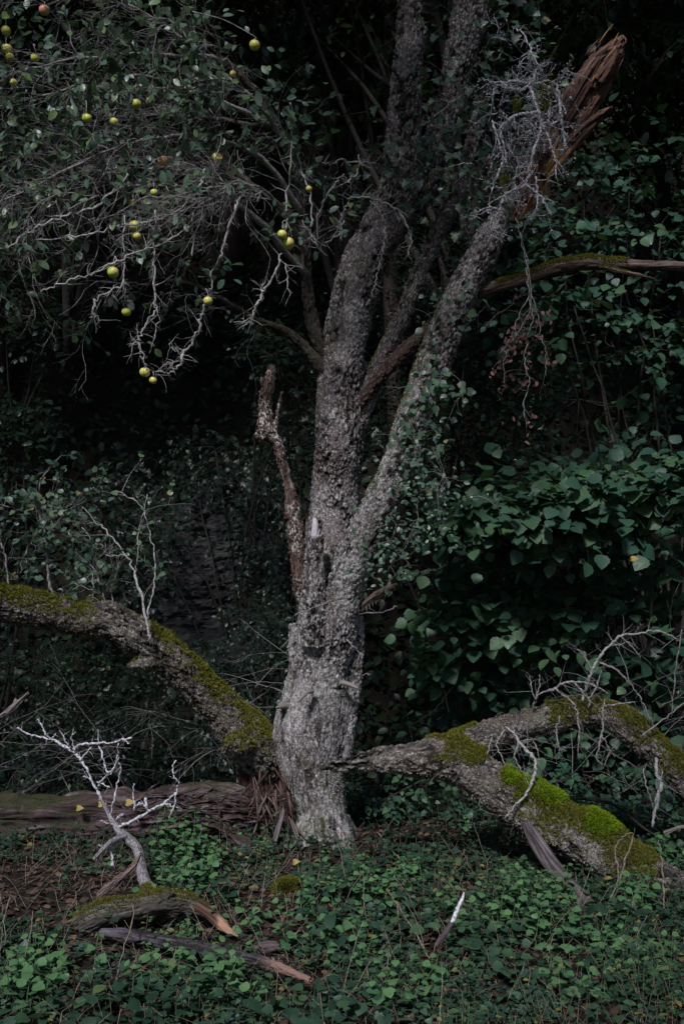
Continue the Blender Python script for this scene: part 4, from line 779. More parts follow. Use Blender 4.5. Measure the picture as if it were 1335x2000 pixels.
for k in range(70):
    a = P(rng.uniform(260, 540), rng.uniform(1545, 1600), 6.5 + rng.uniform(0, .12)); L = rng.uniform(.06, .24); d = nz(np.array([rng.choice([-1, 1]), rng.normal(0, .3), rng.normal(.15, .35)])); w_ = rng.uniform(.002, .007); mb.tube(np.array([a, a + d * L * .5 + rng.normal(0, .010, 3), a + d * L]), [w_, w_ * .8, w_ * .2], 4, 1, 0)
mb.build('wood', wood_log, LG)
mb = MB(); moss_tufts(mb, V, F, sstep(.5, .9, ms), 9000, rng, .014, .004, vr=(0, .6)); c_ = P(402, 1550, 6.72)
p_ = c_ + nz(rng.normal(size=(2600, 3))) * [.12, .1, .05]; leaves(mb, p_, nz(p_ - c_ + [0, 0, .05]), rdir(rng, 2600), .016, rng.uniform(0, .7, 2600), 'diamond'); mb.build('moss', moss_olive, LG)

# ------------------------------------------------------------------ right-hand forked fallen limb
RL = thing('forked_limb', 'long fallen limb with bright moss cushions, forking toward the right edge', 'branch', tuple(P(1300, 1780, 5.5)))
Rm = [(622, 1500, 6.05, 10), (655, 1496, 6.04, 26), (700, 1490, 6.02, 34), (750, 1485, 6.0, 46), (800, 1486, 5.98, 62), (850, 1484, 5.96, 84), (900, 1492, 5.94, 92), (945, 1522, 5.9, 92), (1000, 1565, 5.86, 88), (1060, 1600, 5.8, 96), (1120, 1628, 5.74, 100), (1180, 1664, 5.68, 104), (1240, 1710, 5.6, 108), (1310, 1752, 5.52, 110), (1400, 1800, 5.45, 105), (1500, 1840, 5.4, 90)]
Ru = [(880, 1480, 6.0, 70), (925, 1452, 6.05, 66), (975, 1430, 6.1, 60), (1030, 1412, 6.12, 56), (1085, 1400, 6.12, 54), (1140, 1394, 6.1, 54), (1190, 1402, 6.08, 56), (1235, 1428, 6.05, 58), (1275, 1465, 6.0, 58), (1320, 1505, 5.95, 64), (1375, 1580, 5.9, 64), (1420, 1700, 5.85, 60), (1440, 1790, 5.82, 60)]
R3 = [(640, 1490, 6.0, 7), (690, 1478, 5.98, 13), (740, 1468, 5.97, 16), (800, 1462, 5.96, 20), (850, 1462, 5.95, 26)]
V, F, q = fuse([T_(t) for t in (Rm, Ru, R3)], .0075, 4); V, vv = bark_disp(V, F, q, .024, .010, (30, 30, 14), 15)
px, py = pxy(V); Nn = normals(V, F); nse = fbm(V * 5, 3, 29)
px0_, py0_ = px, py; up_ = Nn[:, 2] + .6 * nse; cus = np.zeros(len(V))
for (x, y, rx, hh) in ((1003, 1521, 30, .030), (1045, 1540, 30, .035), (1082, 1556, 34, .040), (1180, 1606, 46, .032)):
    ge = np.exp(-((px - x) / rx) ** 2 - ((py - y) / (rx * .8)) ** 2) * sstep(-.3, .3, Nn[:, 2]); V = V + ge[:, None] * [0, -.3 * hh, hh]; cus = np.maximum(cus, ge)
cus = cus * (1 + .5 * fbm(V * 9, 2, 13)); px = px + 60 * fbm(V * 5, 3, 91); py = py + 40 * fbm(V * 5, 3, 92)
ms = sstep(.2, .5, up_ - .1) * ((px > 850) & (px < 950) & (py < 1500) | (px > 1000) & (py > 1440) & (px < 1290) | (px > 1020) & (py < 1520)) * (Nn[:, 2] > -.25)
ms = ms * np.where((px > 935) & (px < 1060) & (py < 1460), .25, 1)
ms = np.maximum(ms, sstep(.1, .6, nse + .1) * (px > 1190) * (py > 1600) * .9); ms = np.maximum(ms, sstep(.2, .5, cus)); V = V + (Nn * (ms * (.010 + .016 * fbm(V * 12, 2, 44)))[:, None])
mb = MB(); mb.add(V, F, vv, ms * .95, q); flakes(mb, V, F, q, vv * (ms < .3) * (1 - .8 * (py < 1480) * (px < 880)), 9000, rng, .010); mb.build('limb', bark_limb, RL)
mb = MB(); moss_tufts(mb, V, F, sstep(.4, .8, ms) * (cus < .5), 56000, rng, .030, .0042, vr=(.05, .95)); mb.build('moss', moss_olive, RL)
mb = MB(); moss_tufts(mb, V, F, sstep(.35, .6, cus), 30000, rng, .034, .0042, vr=(.05, 1)); mb.build('moss_cushion', moss_bright, RL)
# bare twigs growing from its upper arch
mbt = MB(); g = Grow(mbt, rng)
tw = [
 [(1135, 1375, 6.05, 6), (1145, 1340, 6.03, 6), (1157, 1305, 6.0, 6), (1170, 1285, 6.0, 6), (1190, 1260, 6.0, 5), (1212, 1243, 6.0, 5), (1245, 1237, 5.98, 4), (1275, 1232, 5.97, 4), (1305, 1240, 5.96, 3), (1328, 1255, 5.95, 2)],
 [(1170, 1295, 6.0, 4), (1190, 1302, 5.98, 4), (1215, 1320, 5.97, 4), (1240, 1350, 5.96, 3), (1255, 1375, 5.95, 3), (1272, 1415, 5.94, 2)], [(1212, 1243, 6.0, 3), (1232, 1262, 5.98, 3), (1250, 1285, 5.97, 2)], [(1190, 1262, 6, 3), (1225, 1255, 6, 2)], [(1155, 1310, 6, 3), (1145, 1290, 6, 3), (1127, 1268, 6, 2)], [(1145, 1295, 6, 2), (1140, 1273, 6, 2)],
 [(1040, 1385, 6.05, 4), (1050, 1358, 6.03, 4), (1085, 1344, 6.0, 5), (1105, 1333, 5.98, 4), (1140, 1334, 5.97, 4), (1165, 1342, 5.96, 4), (1188, 1355, 5.95, 2)], [(1044, 1370, 6.03, 4), (1052, 1340, 6.02, 3), (1052, 1318, 6, 2)], [(1044, 1368, 6.02, 3), (1037, 1345, 6, 3), (1034, 1320, 6, 2)],
 [(1080, 1344, 6.0, 4), (1105, 1362, 5.95, 3), (1122, 1376, 5.9, 3), (1127, 1398, 5.88, 3)], [(1120, 1333, 5.98, 4), (1135, 1350, 5.95, 4), (1150, 1368, 5.95, 3), (1148, 1382, 5.95, 3)], [(1148, 1368, 5.95, 3), (1165, 1340, 5.95, 3), (1174, 1308, 5.95, 2)],
 [(1170, 1385, 5.9, 4), (1205, 1375, 5.85, 4), (1238, 1371, 5.82, 2)], [(1180, 1365, 5.88, 2), (1176, 1395, 5.85, 4), (1175, 1430, 5.83, 4), (1168, 1460, 5.82, 4), (1165, 1482, 5.82, 3), (1176, 1492, 5.82, 2)], [(1175, 1435, 5.83, 3), (1188, 1462, 5.83, 2), (1200, 1478, 5.83, 2)],
 [(1127, 1392, 5.88, 3), (1129, 1430, 5.86, 3), (1128, 1482, 5.85, 2)], [(1092, 1398, 5.88, 3), (1085, 1430, 5.86, 3), (1090, 1455, 5.85, 4), (1092, 1468, 5.85, 3)], [(1090, 1466, 5.85, 3), (1103, 1460, 5.85, 2)],
 [(985, 1420, 5.98, 5), (1000, 1430, 5.9, 5), (1015, 1450, 5.85, 6), (1032, 1470, 5.8, 6), (1045, 1487, 5.76, 6), (1042, 1515, 5.72, 6), (1035, 1535, 5.7, 5), (1020, 1558, 5.68, 5), (1003, 1575, 5.68, 4), (985, 1598, 5.68, 3)],
 [(985, 1425, 5.95, 4), (970, 1450, 5.9, 3), (975, 1470, 5.88, 3), (990, 1500, 5.85, 2)], [(1000, 1420, 5.95, 4), (1010, 1450, 5.85, 3), (1005, 1480, 5.82, 3), (1020, 1510, 5.8, 2)], [(960, 1440, 5.95, 3), (952, 1470, 5.88, 3), (942, 1510, 5.85, 3), (935, 1570, 5.8, 2)], [(1015, 1450, 5.85, 3), (1040, 1445, 5.83, 3), (1052, 1480, 5.8, 2)],
 [(1280, 1480, 5.85, 6), (1282, 1512, 5.82, 7), (1290, 1530, 5.8, 8), (1283, 1565, 5.78, 8), (1276, 1595, 5.76, 7), (1272, 1615, 5.76, 4)], [(1290, 1530, 5.8, 4), (1292, 1505, 5.8, 3)],
 [(1250, 1440, 5.9, 3), (1300, 1400, 5.9, 3), (1340, 1370, 5.9, 3)], [(1310, 1400, 5.9, 2), (1320, 1300, 5.9, 3), (1330, 1230, 5.9, 2)], [(1255, 1500, 5.85, 2), (1262, 1540, 5.8, 3), (1275, 1580, 5.8, 2)],
]
for l in tw:
    mb = MB(); g = Grow(mb, rng); c = line(mb, l, .85, 5, 6, .003)
    for k in range(int(len(c) * .45)):
        i = rng.integers(1, len(c)); g.twig(c[i], nz(nz(c[i] - c[i - 1]) * .7 + .9 * rdir(rng, 1)[0]), rng.uniform(.04, .2), .0018, 1 if k % 3 == 0 else 0, .2, .22, (6, 4), .8)
    mb.build('bare_twig', twig_mid if l[0][3] < 5 else twig_pale, RL)
# grey prop-like dead post under it, tendrils
PO = thing('leaning_post', 'grey weathered dead stem leaning under the bright moss cushions of the forked limb', 'branch', tuple(G(1190, 1800)))
V, F, q = fuse([T_([(1028, 1605, 5.72, 26), (1045, 1640, 5.66, 30), (1078, 1690, 5.53, 36), (1110, 1730, 5.40, 36), (1145, 1770, 5.28, 38), (1195, 1825, 5.10, 38)])], .006, 2); V, v1 = fibre_disp(V, F, q, .010, 81, (45, 45, 2), .010)
mb = MB(); mb.add(V, F, v1, .0, q); mb.build('post', wood_grey, PO)

# ------------------------------------------------------------------ white dead branch at the left
WB = thing('dead_branch', 'forked dead branch with white lichen sticking up in front of the rotting log', 'branch', tuple(P(290, 1735, 5.45)))
V, F, q = fuse([T_([(305, 1745, 5.4, 30), (285, 1728, 5.42, 26), (277, 1700, 5.45, 22), (272, 1668, 5.47, 20), (262, 1648, 5.5, 20), (240, 1630, 5.52, 20), (225, 1612, 5.54, 15), (213, 1590, 5.56, 11), (200, 1565, 5.58, 10)]), T_([(245, 1632, 5.5, 16), (215, 1645, 5.42, 11), (182, 1680, 5.36, 9)])], .0045, 2); V, v1 = fibre_disp(V, F, q, .003, 91, (70, 70, 12), .004)
mb = MB(); mb.add(V, F, v1, 1.0, q); mb.build('stem', twig_mat('lichen_spotted_stem', (0.10, 0.085, 0.09), (0.30, 0.28, 0.30), 90), WB)
wb = [
 [(200, 1568, 5.58, 9), (190, 1545, 5.6, 8), (178, 1520, 5.6, 8), (165, 1495, 5.6, 8), (150, 1475, 5.62, 8), (130, 1460, 5.62, 8), (105, 1445, 5.63, 7), (80, 1440, 5.63, 5), (55, 1432, 5.64, 4), (34, 1422, 5.64, 4)],
 [(105, 1445, 5.63, 6), (92, 1438, 5.62, 6), (83, 1420, 5.62, 5), (74, 1405, 5.62, 4)], [(100, 1443, 5.63, 4), (110, 1432, 5.62, 3)],
 [(145, 1470, 5.62, 7), (150, 1458, 5.6, 7), (180, 1452, 5.55, 7), (215, 1450, 5.5, 6), (240, 1445, 5.48, 6), (258, 1441, 5.46, 5)], [(240, 1446, 5.48, 4), (252, 1452, 5.46, 3)],
 [(135, 1460, 5.62, 5), (125, 1440, 5.6, 4), (118, 1427, 5.6, 3)], [(146, 1462, 5.62, 4), (140, 1440, 5.6, 3), (147, 1428, 5.6, 2)],
 [(193, 1450, 5.55, 4), (198, 1470, 5.53, 5), (205, 1495, 5.52, 5), (212, 1510, 5.5, 5), (228, 1490, 5.48, 4), (232, 1452, 5.46, 3)], [(193, 1452, 5.53, 3), (192, 1425, 5.53, 2)],
 [(192, 1535, 5.6, 5), (205, 1518, 5.57, 5), (222, 1505, 5.55, 4), (230, 1475, 5.5, 4)], [(158, 1485, 5.6, 4), (172, 1465, 5.57, 4), (182, 1458, 5.56, 3)], [(190, 1527, 5.6, 4), (215, 1538, 5.55, 3)], [(178, 1520, 5.6, 4), (163, 1517, 5.58, 3)],
 [(216, 1600, 5.55, 6), (222, 1570, 5.52, 6), (230, 1530, 5.5, 5), (236, 1502, 5.48, 4), (234, 1490, 5.48, 3)],
 [(232, 1615, 5.52, 8), (255, 1605, 5.5, 8), (290, 1585, 5.46, 7), (320, 1568, 5.44, 6), (342, 1550, 5.42, 5), (347, 1534, 5.42, 3)], [(290, 1585, 5.46, 5), (278, 1570, 5.46, 4), (262, 1575, 5.46, 3)], [(287, 1580, 5.46, 8), (285, 1558, 5.46, 8)], [(322, 1568, 5.44, 4), (340, 1575, 5.42, 4), (355, 1580, 5.42, 2)], [(345, 1548, 5.42, 4), (338, 1580, 5.4, 3), (330, 1600, 5.38, 2)],
 [(262, 1585, 5.5, 5), (261, 1550, 5.5, 4), (261, 1530, 5.5, 2)], [(225, 1612, 5.54, 5), (210, 1608, 5.5, 4), (198, 1602, 5.48, 3)], [(228, 1600, 5.54, 8), (240, 1590, 5.5, 8)], [(217, 1640, 5.45, 8), (217, 1665, 5.44, 8), (222, 1692, 5.43, 7)], [(192, 1650, 5.4, 5), (205, 1656, 5.42, 4)],
 [(350, 1530, 5.42, 3), (340, 1515, 5.42, 4), (338, 1495, 5.42, 4), (344, 1485, 5.42, 3)],
]
for k, l in enumerate(wb):
    mb = MB(); g = Grow(mb, rng); c = line(mb, [(a[0], a[1], a[2], a[3] * .72) for a in l], .95, 6, 6, .003)
    for kk in range(len(c) // 5): i = rng.integers(1, len(c)); g.twig(c[i], nz(nz(c[i] - c[i - 1]) * .4 + rdir(rng, 1)[0]), rng.uniform(.015, .06), .0022, 0, 0, .2)
    mb.build('side_twig', twig_white, WB)

# ------------------------------------------------------------------ wood on the ground
def woodpiece(name, label, tubes, mat, w=1.0, seed=0, voxel=.006, moss=0, fs=(45, 45, 3), amp=.007, cat='branch', mn=4000, parts=None):
    tubes = [[(a0, b0, c0 * .952, d0 * 1.12) for a0, b0, c0, d0 in t0] for t0 in tubes]; b = tubes[0][0]; o = thing(name, label, cat, tuple(P(*b[:3]))); V, F, q = fuse([T_(t) for t in tubes], voxel, 2); V, v1 = fibre_disp(V, F, q, amp, seed, fs, .014); V, v2_ = bark_disp(V, F, q, .004, .0045, (30, 30, 12), seed); v1 = np.minimum(v1, .35 + .65 * v2_)
    Nn = normals(V, F); mb = MB(); mb.add(V, F, v1, w(V, Nn) if callable(w) else w, q); mb.build('wood', mat, o)
    if moss: mb = MB(); moss_tufts(mb, V, F, sstep(.1, .5, Nn[:, 2] + .5 * fbm(V * 6, 2, seed) - .3 + moss - 1), mn, rng, .018, .004, vr=(0, .85)); mb.build('moss', moss_olive, o)
    return o
GB = woodpiece('mossy_branch', 'mossy grey branch lying on the ground with its end broken to bare orange wood', [[(150, 1808, 5.0, 44), (200, 1785, 5.05, 50), (260, 1770, 5.1, 42), (310, 1760, 5.12, 44), (365, 1762, 5.14, 38), (395, 1775, 5.1, 30), (420, 1795, 5.05, 22)], [(290, 1750, 5.2, 20), (285, 1735, 5.3, 26)], [(320, 1757, 5.1, 14), (336, 1740, 5.06, 9)], [(380, 1770, 5.15, 24), (400, 1800, 5.2, 20)]], wood_grey, .15, 101, moss=1.0, mn=9000)
V, F, q = fuse([T_([(385, 1768, 4.85, 22), (410, 1785, 4.81, 22), (432, 1805, 4.77, 24), (450, 1820, 4.74, 15), (466, 1830, 4.72, 4)])], .0045, 1); V, v1 = fibre_disp(V, F, q, .006, 7, (60, 60, 2), .002)
px, py = pxy(V); mb = MB(); mb.add(V, F, v1, sstep(420, 430, px), q); mb.build('broken_end', wood_mat('fresh_split_wood', [(0.08, 0.04, 0.03), (0.16, 0.08, 0.055), (0.24, 0.14, 0.10), (0.33, 0.19, 0.13)]), GB)
woodpiece('broken_stick', 'short reddish-brown stick propped against the base of the white dead branch', [[(190, 1752, 5.18, 20), (225, 1722, 5.2, 19), (258, 1695, 5.22, 15), (278, 1664, 5.25, 9)]], wood_mat('brown_stick', [(0.09, 0.055, 0.045), (0.18, 0.12, 0.105), (0.25, 0.18, 0.165), (0.3, 0.22, 0.2)]), .3, 103, .0045)
woodpiece('blackened_branch', 'long blackened branch with purple-grey skin lying across the front undergrowth', [[(196, 1820, 4.85, 15), (240, 1826, 4.8, 22), (300, 1834, 4.75, 26), (370, 1848, 4.62, 30), (440, 1862, 4.50, 28), (500, 1874, 4.40, 24), (550, 1890, 4.30, 20), (608, 1916, 4.18, 14)], [(370, 1855, 4.7, 16), (440, 1875, 4.66, 20), (500, 1900, 4.62, 16), (530, 1935, 4.6, 10)]], wood_black, lambda V, Nn: sstep(500, 540, pxy(V)[0]), 105, amp=.008)
woodpiece('blackened_branch', 'short black stub behind the right half of the long blackened branch', [[(470, 1862, 4.85, 10), (500, 1852, 4.85, 18), (548, 1848, 4.85, 16)]], wood_black, .2, 106)
woodpiece('fallen_stick', 'thin dark fallen stick with a pale skin in the lower right undergrowth', [[(972, 1902, 4.52, 7), (1020, 1896, 4.5, 10), (1060, 1893, 4.48, 12), (1110, 1899, 4.46, 12), (1150, 1915, 4.44, 11), (1195, 1932, 4.42, 8)]], wood_black, lambda V, Nn: .9 * (fbm(V * 14, 2, 3) > .05) * (Nn[:, 2] > .2), 107)
US = woodpiece('upright_stick', 'tilted dark stick with a white lichen tip poking up from the front undergrowth', [[(850, 1850, 4.75, 14), (866, 1825, 4.76, 12), (882, 1800, 4.78, 9)]], wood_black, .1, 108, .0045)
V, F, q = fuse([T_([(882, 1803, 4.55, 9), (893, 1775, 4.57, 9), (902, 1757, 4.58, 8), (905, 1742, 4.59, 3)])], .004, 1); mb = MB(); mb.add(V, F, 1, 1, q); mb.build('white_tip', twig_white, US)
woodpiece('broken_stick', 'pale broken stick entering at the left edge above the white dead branch', [[(-40, 1430, 5.6, 14), (4, 1398, 5.6, 13), (30, 1378, 5.6, 12), (56, 1352, 5.6, 7)], [(28, 1378, 5.6, 8), (31, 1362, 5.6, 5)]], wood_mat('pale_stick', [(0.12, 0.09, 0.085), (0.22, 0.17, 0.16), (0.30, 0.25, 0.25), (.3, .25, .25)]), .3, 109, .0045)
woodpiece('broken_stick', 'short pale stick in leaves at the right edge under the forked limb', [[(1295, 1628, 5.45, 10), (1320, 1618, 5.42, 12), (1345, 1612, 5.4, 12)]], wood_mat('pale_stick_b', [(0.12, 0.09, 0.085), (0.22, 0.17, 0.16), (0.30, 0.25, 0.25), (.3, .25, .25)]), .3, 110, .0045)
mm = thing('moss_mound', 'small round green moss mound in the undergrowth in front of the trunk', 'moss', tuple(G(563, 1738))); c_ = G(563, 1742); n_ = 5200
dd = rng.normal(size=(n_, 3)); dd[:, 2] = np.abs(dd[:, 2]); dd = nz(dd); p_ = c_ + dd * [.085, .08, .075] * (1 + .12 * fbm(dd * 3, 2, 1)[:, None]); mb = MB(); leaves(mb, p_, dd + .4 * rdir(rng, n_), rdir(rng, n_), .016, rng.uniform(0, .9, n_), 'diamond')
mb.add(c_ + nz(np.array([[math.cos(t) * math.sin(u), math.sin(t) * math.sin(u), math.cos(u)] for u in np.linspace(.01, 1.6, 6) for t in np.linspace(0, 6.283, 12, endpoint=False)])) * [.08, .075, .07], np.array([(i * 12 + j, i * 12 + 12 + j, i * 12 + 12 + (j + 1) % 12, i * 12 + (j + 1) % 12) for i in range(5) for j in range(12)]), .1)
mb.build('cushion', moss_olive, mm)
for (x, y, Y, s_, lab) in ((193, 1571, 6.4, .055, 'pale buff fallen leaf caught on the log, left of the yellow one'), (246, 1568, 6.45, .06, 'clear yellow fallen leaf lying on top of the log'), (150, 1579, 6.6, .05, 'dull yellow fallen leaf on the shadowed left part of the log'), (572, 1684, 5.9, .045, 'yellow fallen leaf on the ground left of the trunk foot'), (1231, 1092, 6.2, .05, 'single orange-yellow leaf in the right-hand hazel bush')):
    mb = MB(); leaves(mb, P(x, y, Y)[None], np.array([[1, -.2, .15]]), np.array([[.1, -.85, .6]]), np.array([s_]), np.array([.2 + .1 * len(lab) % .6]), 'heart'); o = mb.build('fallen_leaf', lf_yellow); o['label'] = lab; o['category'] = 'leaf'; o['group'] = 'yellow leaves'

# ================================================================== UNDERGROWTH, BUSHES, WOOD
# ------------------------------------------------------------------ rock bank
rng = np.random.default_rng(51)
def rock_face(name, px0, px1, py0, py1, Y, seed, label, lean=.35):
    nu, nv = 130, 130; u, v = np.meshgrid(np.linspace(-1, 1, nu), np.linspace(-1, 1, nv)); cx, cy = (px0 + px1) / 2, (py0 + py1) / 2
    x = (cx - 667.5 + u * (px1 - px0) / 2 * (1 - .18 * np.maximum(v, 0))) * K * Y; z = EYE + (1180 - cy + v * (py1 - py0) / 2) * K * Y
    p = np.stack([x, 0 * x + Y, z], -1).reshape(-1, 3); uu, vv_ = u.ravel(), v.ravel()
    edge = np.clip((uu ** 2 + vv_ ** 2) * .85 + .8 * fbm(p * 1.6, 3, seed + 2), 0, 2) ** 3
    d = .42 * fbm(p * [1.1, 1, 1.3] + seed, 3, seed) + .16 * np.abs(fbm(p * [2.2, 2, 5] + 1.5 * fbm(p * 2, 2, 4)[:, None], 3, seed + 5)) + .05 * fbm(p * [6, 6, 22] + 1.2 * fbm(p * 4, 2, 14)[:, None], 3, seed + 6) + .02 * fbm(p * [30, 30, 60], 2, seed + 7)
    p[:, 1] += lean * (p[:, 2] - z.mean()) - d + edge * .7
    i = (np.arange(nv - 1)[:, None] * nu + np.arange(nu - 1)[None]).ravel(); mb = MB(); mb.add(p, np.stack([i, i + 1, i + nu + 1, i + nu], 1), .5)
    # closed behind
    b = p.copy(); b[:, 1] += .9; mb.add(b, np.stack([i, i + nu, i + nu + 1, i + 1], 1), .5)
    ob = mb.build(name, rock, smooth=False); return tag(ob, label, 'rock')
rock_face('rock_outcrop', 285, 560, 925, 1340, 9.1, 3, 'layered grey slate outcrop in the dark bank behind the left saplings')

def stems_to(mb, base, pts, r0, rng, arch=.3):
    for p in pts:
        m = (base + p) / 2 + np.array([0, 0, arch * np.linalg.norm(p - base) * .35]) + rng.normal(0, .16, 3)
        c = spline(np.array([base + rng.normal(0, .05, 3) * [1, 1, 0], m, p]), 6); c[1:-1] += rng.normal(0, .012, c[1:-1].shape); mb.tube(c, np.linspace(r0, r0 * .3, len(c)), 6, .8)
def shrub(name, label, cat, base, blobs, size, kind, mat, nl=9, L=(.25, .55), seed=0, droop=.35, face=(0, -.5, .85), stem=twig_dark, r0=.018, out=(0, -.5, .1), dens=1.0, nst=0, vr=(.1, .9), group=None):
    r_ = np.random.default_rng(seed); o = thing(name, label, cat, tuple(base), group); st = MB(); lf = MB(); cs = []
    for (x, y, Y, rx, rz, ry, n) in blobs:
        n = int(n * dens); c = P(x, y, Y); R3_ = np.array([rx * K * Y, ry, rz * K * Y]); d = nz(r_.normal(size=(n, 3)) * [1, .9, 1]); rad = r_.random((n, 1)) ** .5
        p = c + d * R3_ * rad * .8; dr = nz(d * [1, .8, .5] + np.array(out) + .45 * r_.normal(size=(n, 3)))
        sprays(lf, st, p, dr, r_.uniform(L[0], L[1], n), nl, size, r_, kind, droop, .0022, vr, face)
        for k in range(nst): cs.append(p[k % n])
        for k in range(min(n, 5)):
            st.tube(spline(np.array([c, (c + p[-k - 1]) / 2 + r_.normal(0, .04, 3), p[-k - 1]]), 4), np.linspace(r0 * .35, r0 * .12, 9), 4, .8)
        cs.append(c)
    stems_to(st, np.array(base), cs, r0, r_)
    st.build('stems', stem, o); lf.build('leaves', mat, o); return o
def gnd(x, y): return np.array([x, y, float(ter(np.array([x]), np.array([y]))[0])])
shrub('hazel_bush', 'broad-leaved hazel bush with a top ledge of leaves tinted paler for top light, right of the trunk', 'bush', gnd(2.3, 8.0),
      [(955, 1000, 7.0, 60, 8, .12, 44), (1050, 1000, 6.95, 90, 14, .2, 90), (1150, 985, 6.95, 100, 18, .25, 100), (1250, 965, 7.0, 90, 24, .3, 100), (1330, 955, 7.0, 50, 30, .3, 56), (1060, 1060, 7.5, 170, 45, .4, 70), (1220, 1090, 7.6, 150, 70, .4, 90), (960, 1110, 7.8, 110, 55, .35, 46),
       (1010, 1190, 7.55, 150, 34, .4, 90), (1180, 1210, 7.6, 160, 46, .4, 96), (950, 1290, 7.9, 80, 40, .35, 40), (1010, 1330, 7.8, 150, 44, .4, 64), (1180, 1350, 7.8, 160, 60, .4, 70), (1310, 1250, 7.6, 90, 110, .4, 70), (960, 1400, 8.1, 90, 50, .3, 30), (1040, 1420, 8.0, 170, 60, .3, 70), (1260, 1450, 7.9, 130, 60, .3, 60)],
      .116, 'toothed', lf_hazel, 8, (.3, .6), 61, .12, (-.1, -.40, .88), out=(-.6, -.5, -.02), vr=(.1, .8), dens=.5)
HB = [o_ for o_ in sc.objects if o_.name == 'hazel_bush'][0]; r_ = np.random.default_rng(606); st = MB(); lf = MB()
for (x, y, Y, rx, rz, n) in [(940, 1003, 6.85, 45, 5, 16), (1000, 998, 6.85, 60, 8, 30), (1080, 1000, 6.85, 70, 12, 36), (1160, 985, 6.85, 70, 16, 36), (1130, 960, 6.8, 40, 10, 14), (1240, 960, 6.85, 60, 20, 40), (1320, 950, 6.85, 50, 26, 34), (1000, 1190, 7.3, 90, 16, 26), (900, 1275, 7.5, 50, 12, 16)]:
    p = P(x, y, Y) + r_.normal(0, .6, (n, 3)) * [rx * K * Y, .16, rz * K * Y]; dr = np.array([-1, -.35, -.05]) + .35 * r_.normal(size=(n, 3))
    sprays(lf, st, p, dr, r_.uniform(.2, .4, n), 7, .118, r_, 'toothed', .12, .0022, (.5, .92), (-.15, -.5, .85), vjit=.12)  # lighter leaf tints stand in for light falling on the ledge
st.build('stems', twig_dark, HB); lf.build('leaves', lf_hazel, HB)
shrub('hazel_tree', 'dim broad-leaved hazel filling the upper right behind the mossy side branch', 'tree', gnd(3.0, 9.0),
      [(1230, 330, 8.6, 120, 60, .5, 50), (1130, 330, 8.8, 70, 60, .5, 26), (1180, 430, 8.3, 160, 60, .5, 80), (1290, 450, 8.2, 80, 70, .5, 40), (1090, 480, 8.3, 80, 50, .4, 36), (1120, 600, 8.0, 110, 40, .4, 60), (1060, 580, 7.9, 60, 50, .3, 30), (1270, 600, 8.3, 90, 60, .4, 44), (1200, 680, 8.5, 120, 60, .4, 44), (1310, 700, 8.2, 60, 70, .4, 26), (1130, 780, 8.9, 140, 60, .4, 34), (1290, 820, 8.8, 90, 60, .4, 24), (1060, 880, 9.0, 130, 50, .4, 26)],
      .095, 'toothed', lf_hazel, 8, (.3, .6), 62, .15, (0, -.42, .85), out=(-.4, -.4, -.1), vr=(.0, .7), dens=.40)
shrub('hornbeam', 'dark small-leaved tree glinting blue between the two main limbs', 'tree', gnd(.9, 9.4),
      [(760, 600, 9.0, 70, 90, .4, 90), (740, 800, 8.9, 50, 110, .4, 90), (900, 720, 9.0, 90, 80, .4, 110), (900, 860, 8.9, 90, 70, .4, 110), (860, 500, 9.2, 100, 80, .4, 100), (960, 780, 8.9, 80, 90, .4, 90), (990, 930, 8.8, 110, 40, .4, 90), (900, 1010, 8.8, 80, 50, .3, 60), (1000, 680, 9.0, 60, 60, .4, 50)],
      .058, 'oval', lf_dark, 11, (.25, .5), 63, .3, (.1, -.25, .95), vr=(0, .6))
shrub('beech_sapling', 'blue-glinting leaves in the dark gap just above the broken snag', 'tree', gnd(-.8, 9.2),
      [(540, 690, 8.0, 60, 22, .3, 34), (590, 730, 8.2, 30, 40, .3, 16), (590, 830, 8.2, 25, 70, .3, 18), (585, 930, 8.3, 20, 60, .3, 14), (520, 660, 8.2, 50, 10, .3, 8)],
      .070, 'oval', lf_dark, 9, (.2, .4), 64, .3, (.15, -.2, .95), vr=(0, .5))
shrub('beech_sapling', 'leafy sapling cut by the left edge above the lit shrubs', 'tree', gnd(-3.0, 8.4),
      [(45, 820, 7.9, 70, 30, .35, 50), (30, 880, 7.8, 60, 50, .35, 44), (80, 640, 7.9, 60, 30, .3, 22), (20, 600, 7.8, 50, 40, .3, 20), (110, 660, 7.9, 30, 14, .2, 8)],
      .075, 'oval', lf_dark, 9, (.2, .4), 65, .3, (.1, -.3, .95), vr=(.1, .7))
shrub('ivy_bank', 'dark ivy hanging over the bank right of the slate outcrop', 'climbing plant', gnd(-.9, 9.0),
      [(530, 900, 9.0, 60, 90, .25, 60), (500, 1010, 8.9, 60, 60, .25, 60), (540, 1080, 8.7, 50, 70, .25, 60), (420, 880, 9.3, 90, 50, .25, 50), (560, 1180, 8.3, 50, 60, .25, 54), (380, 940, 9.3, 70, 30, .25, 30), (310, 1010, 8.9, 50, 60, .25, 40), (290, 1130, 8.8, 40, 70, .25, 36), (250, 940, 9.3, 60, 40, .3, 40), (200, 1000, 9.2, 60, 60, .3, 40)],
      .055, 'ivy', lf_dark, 9, (.2, .45), 66, .8, (0, -.6, .75), vr=(.0, .45), out=(0, -.4, -.5), dens=.7)
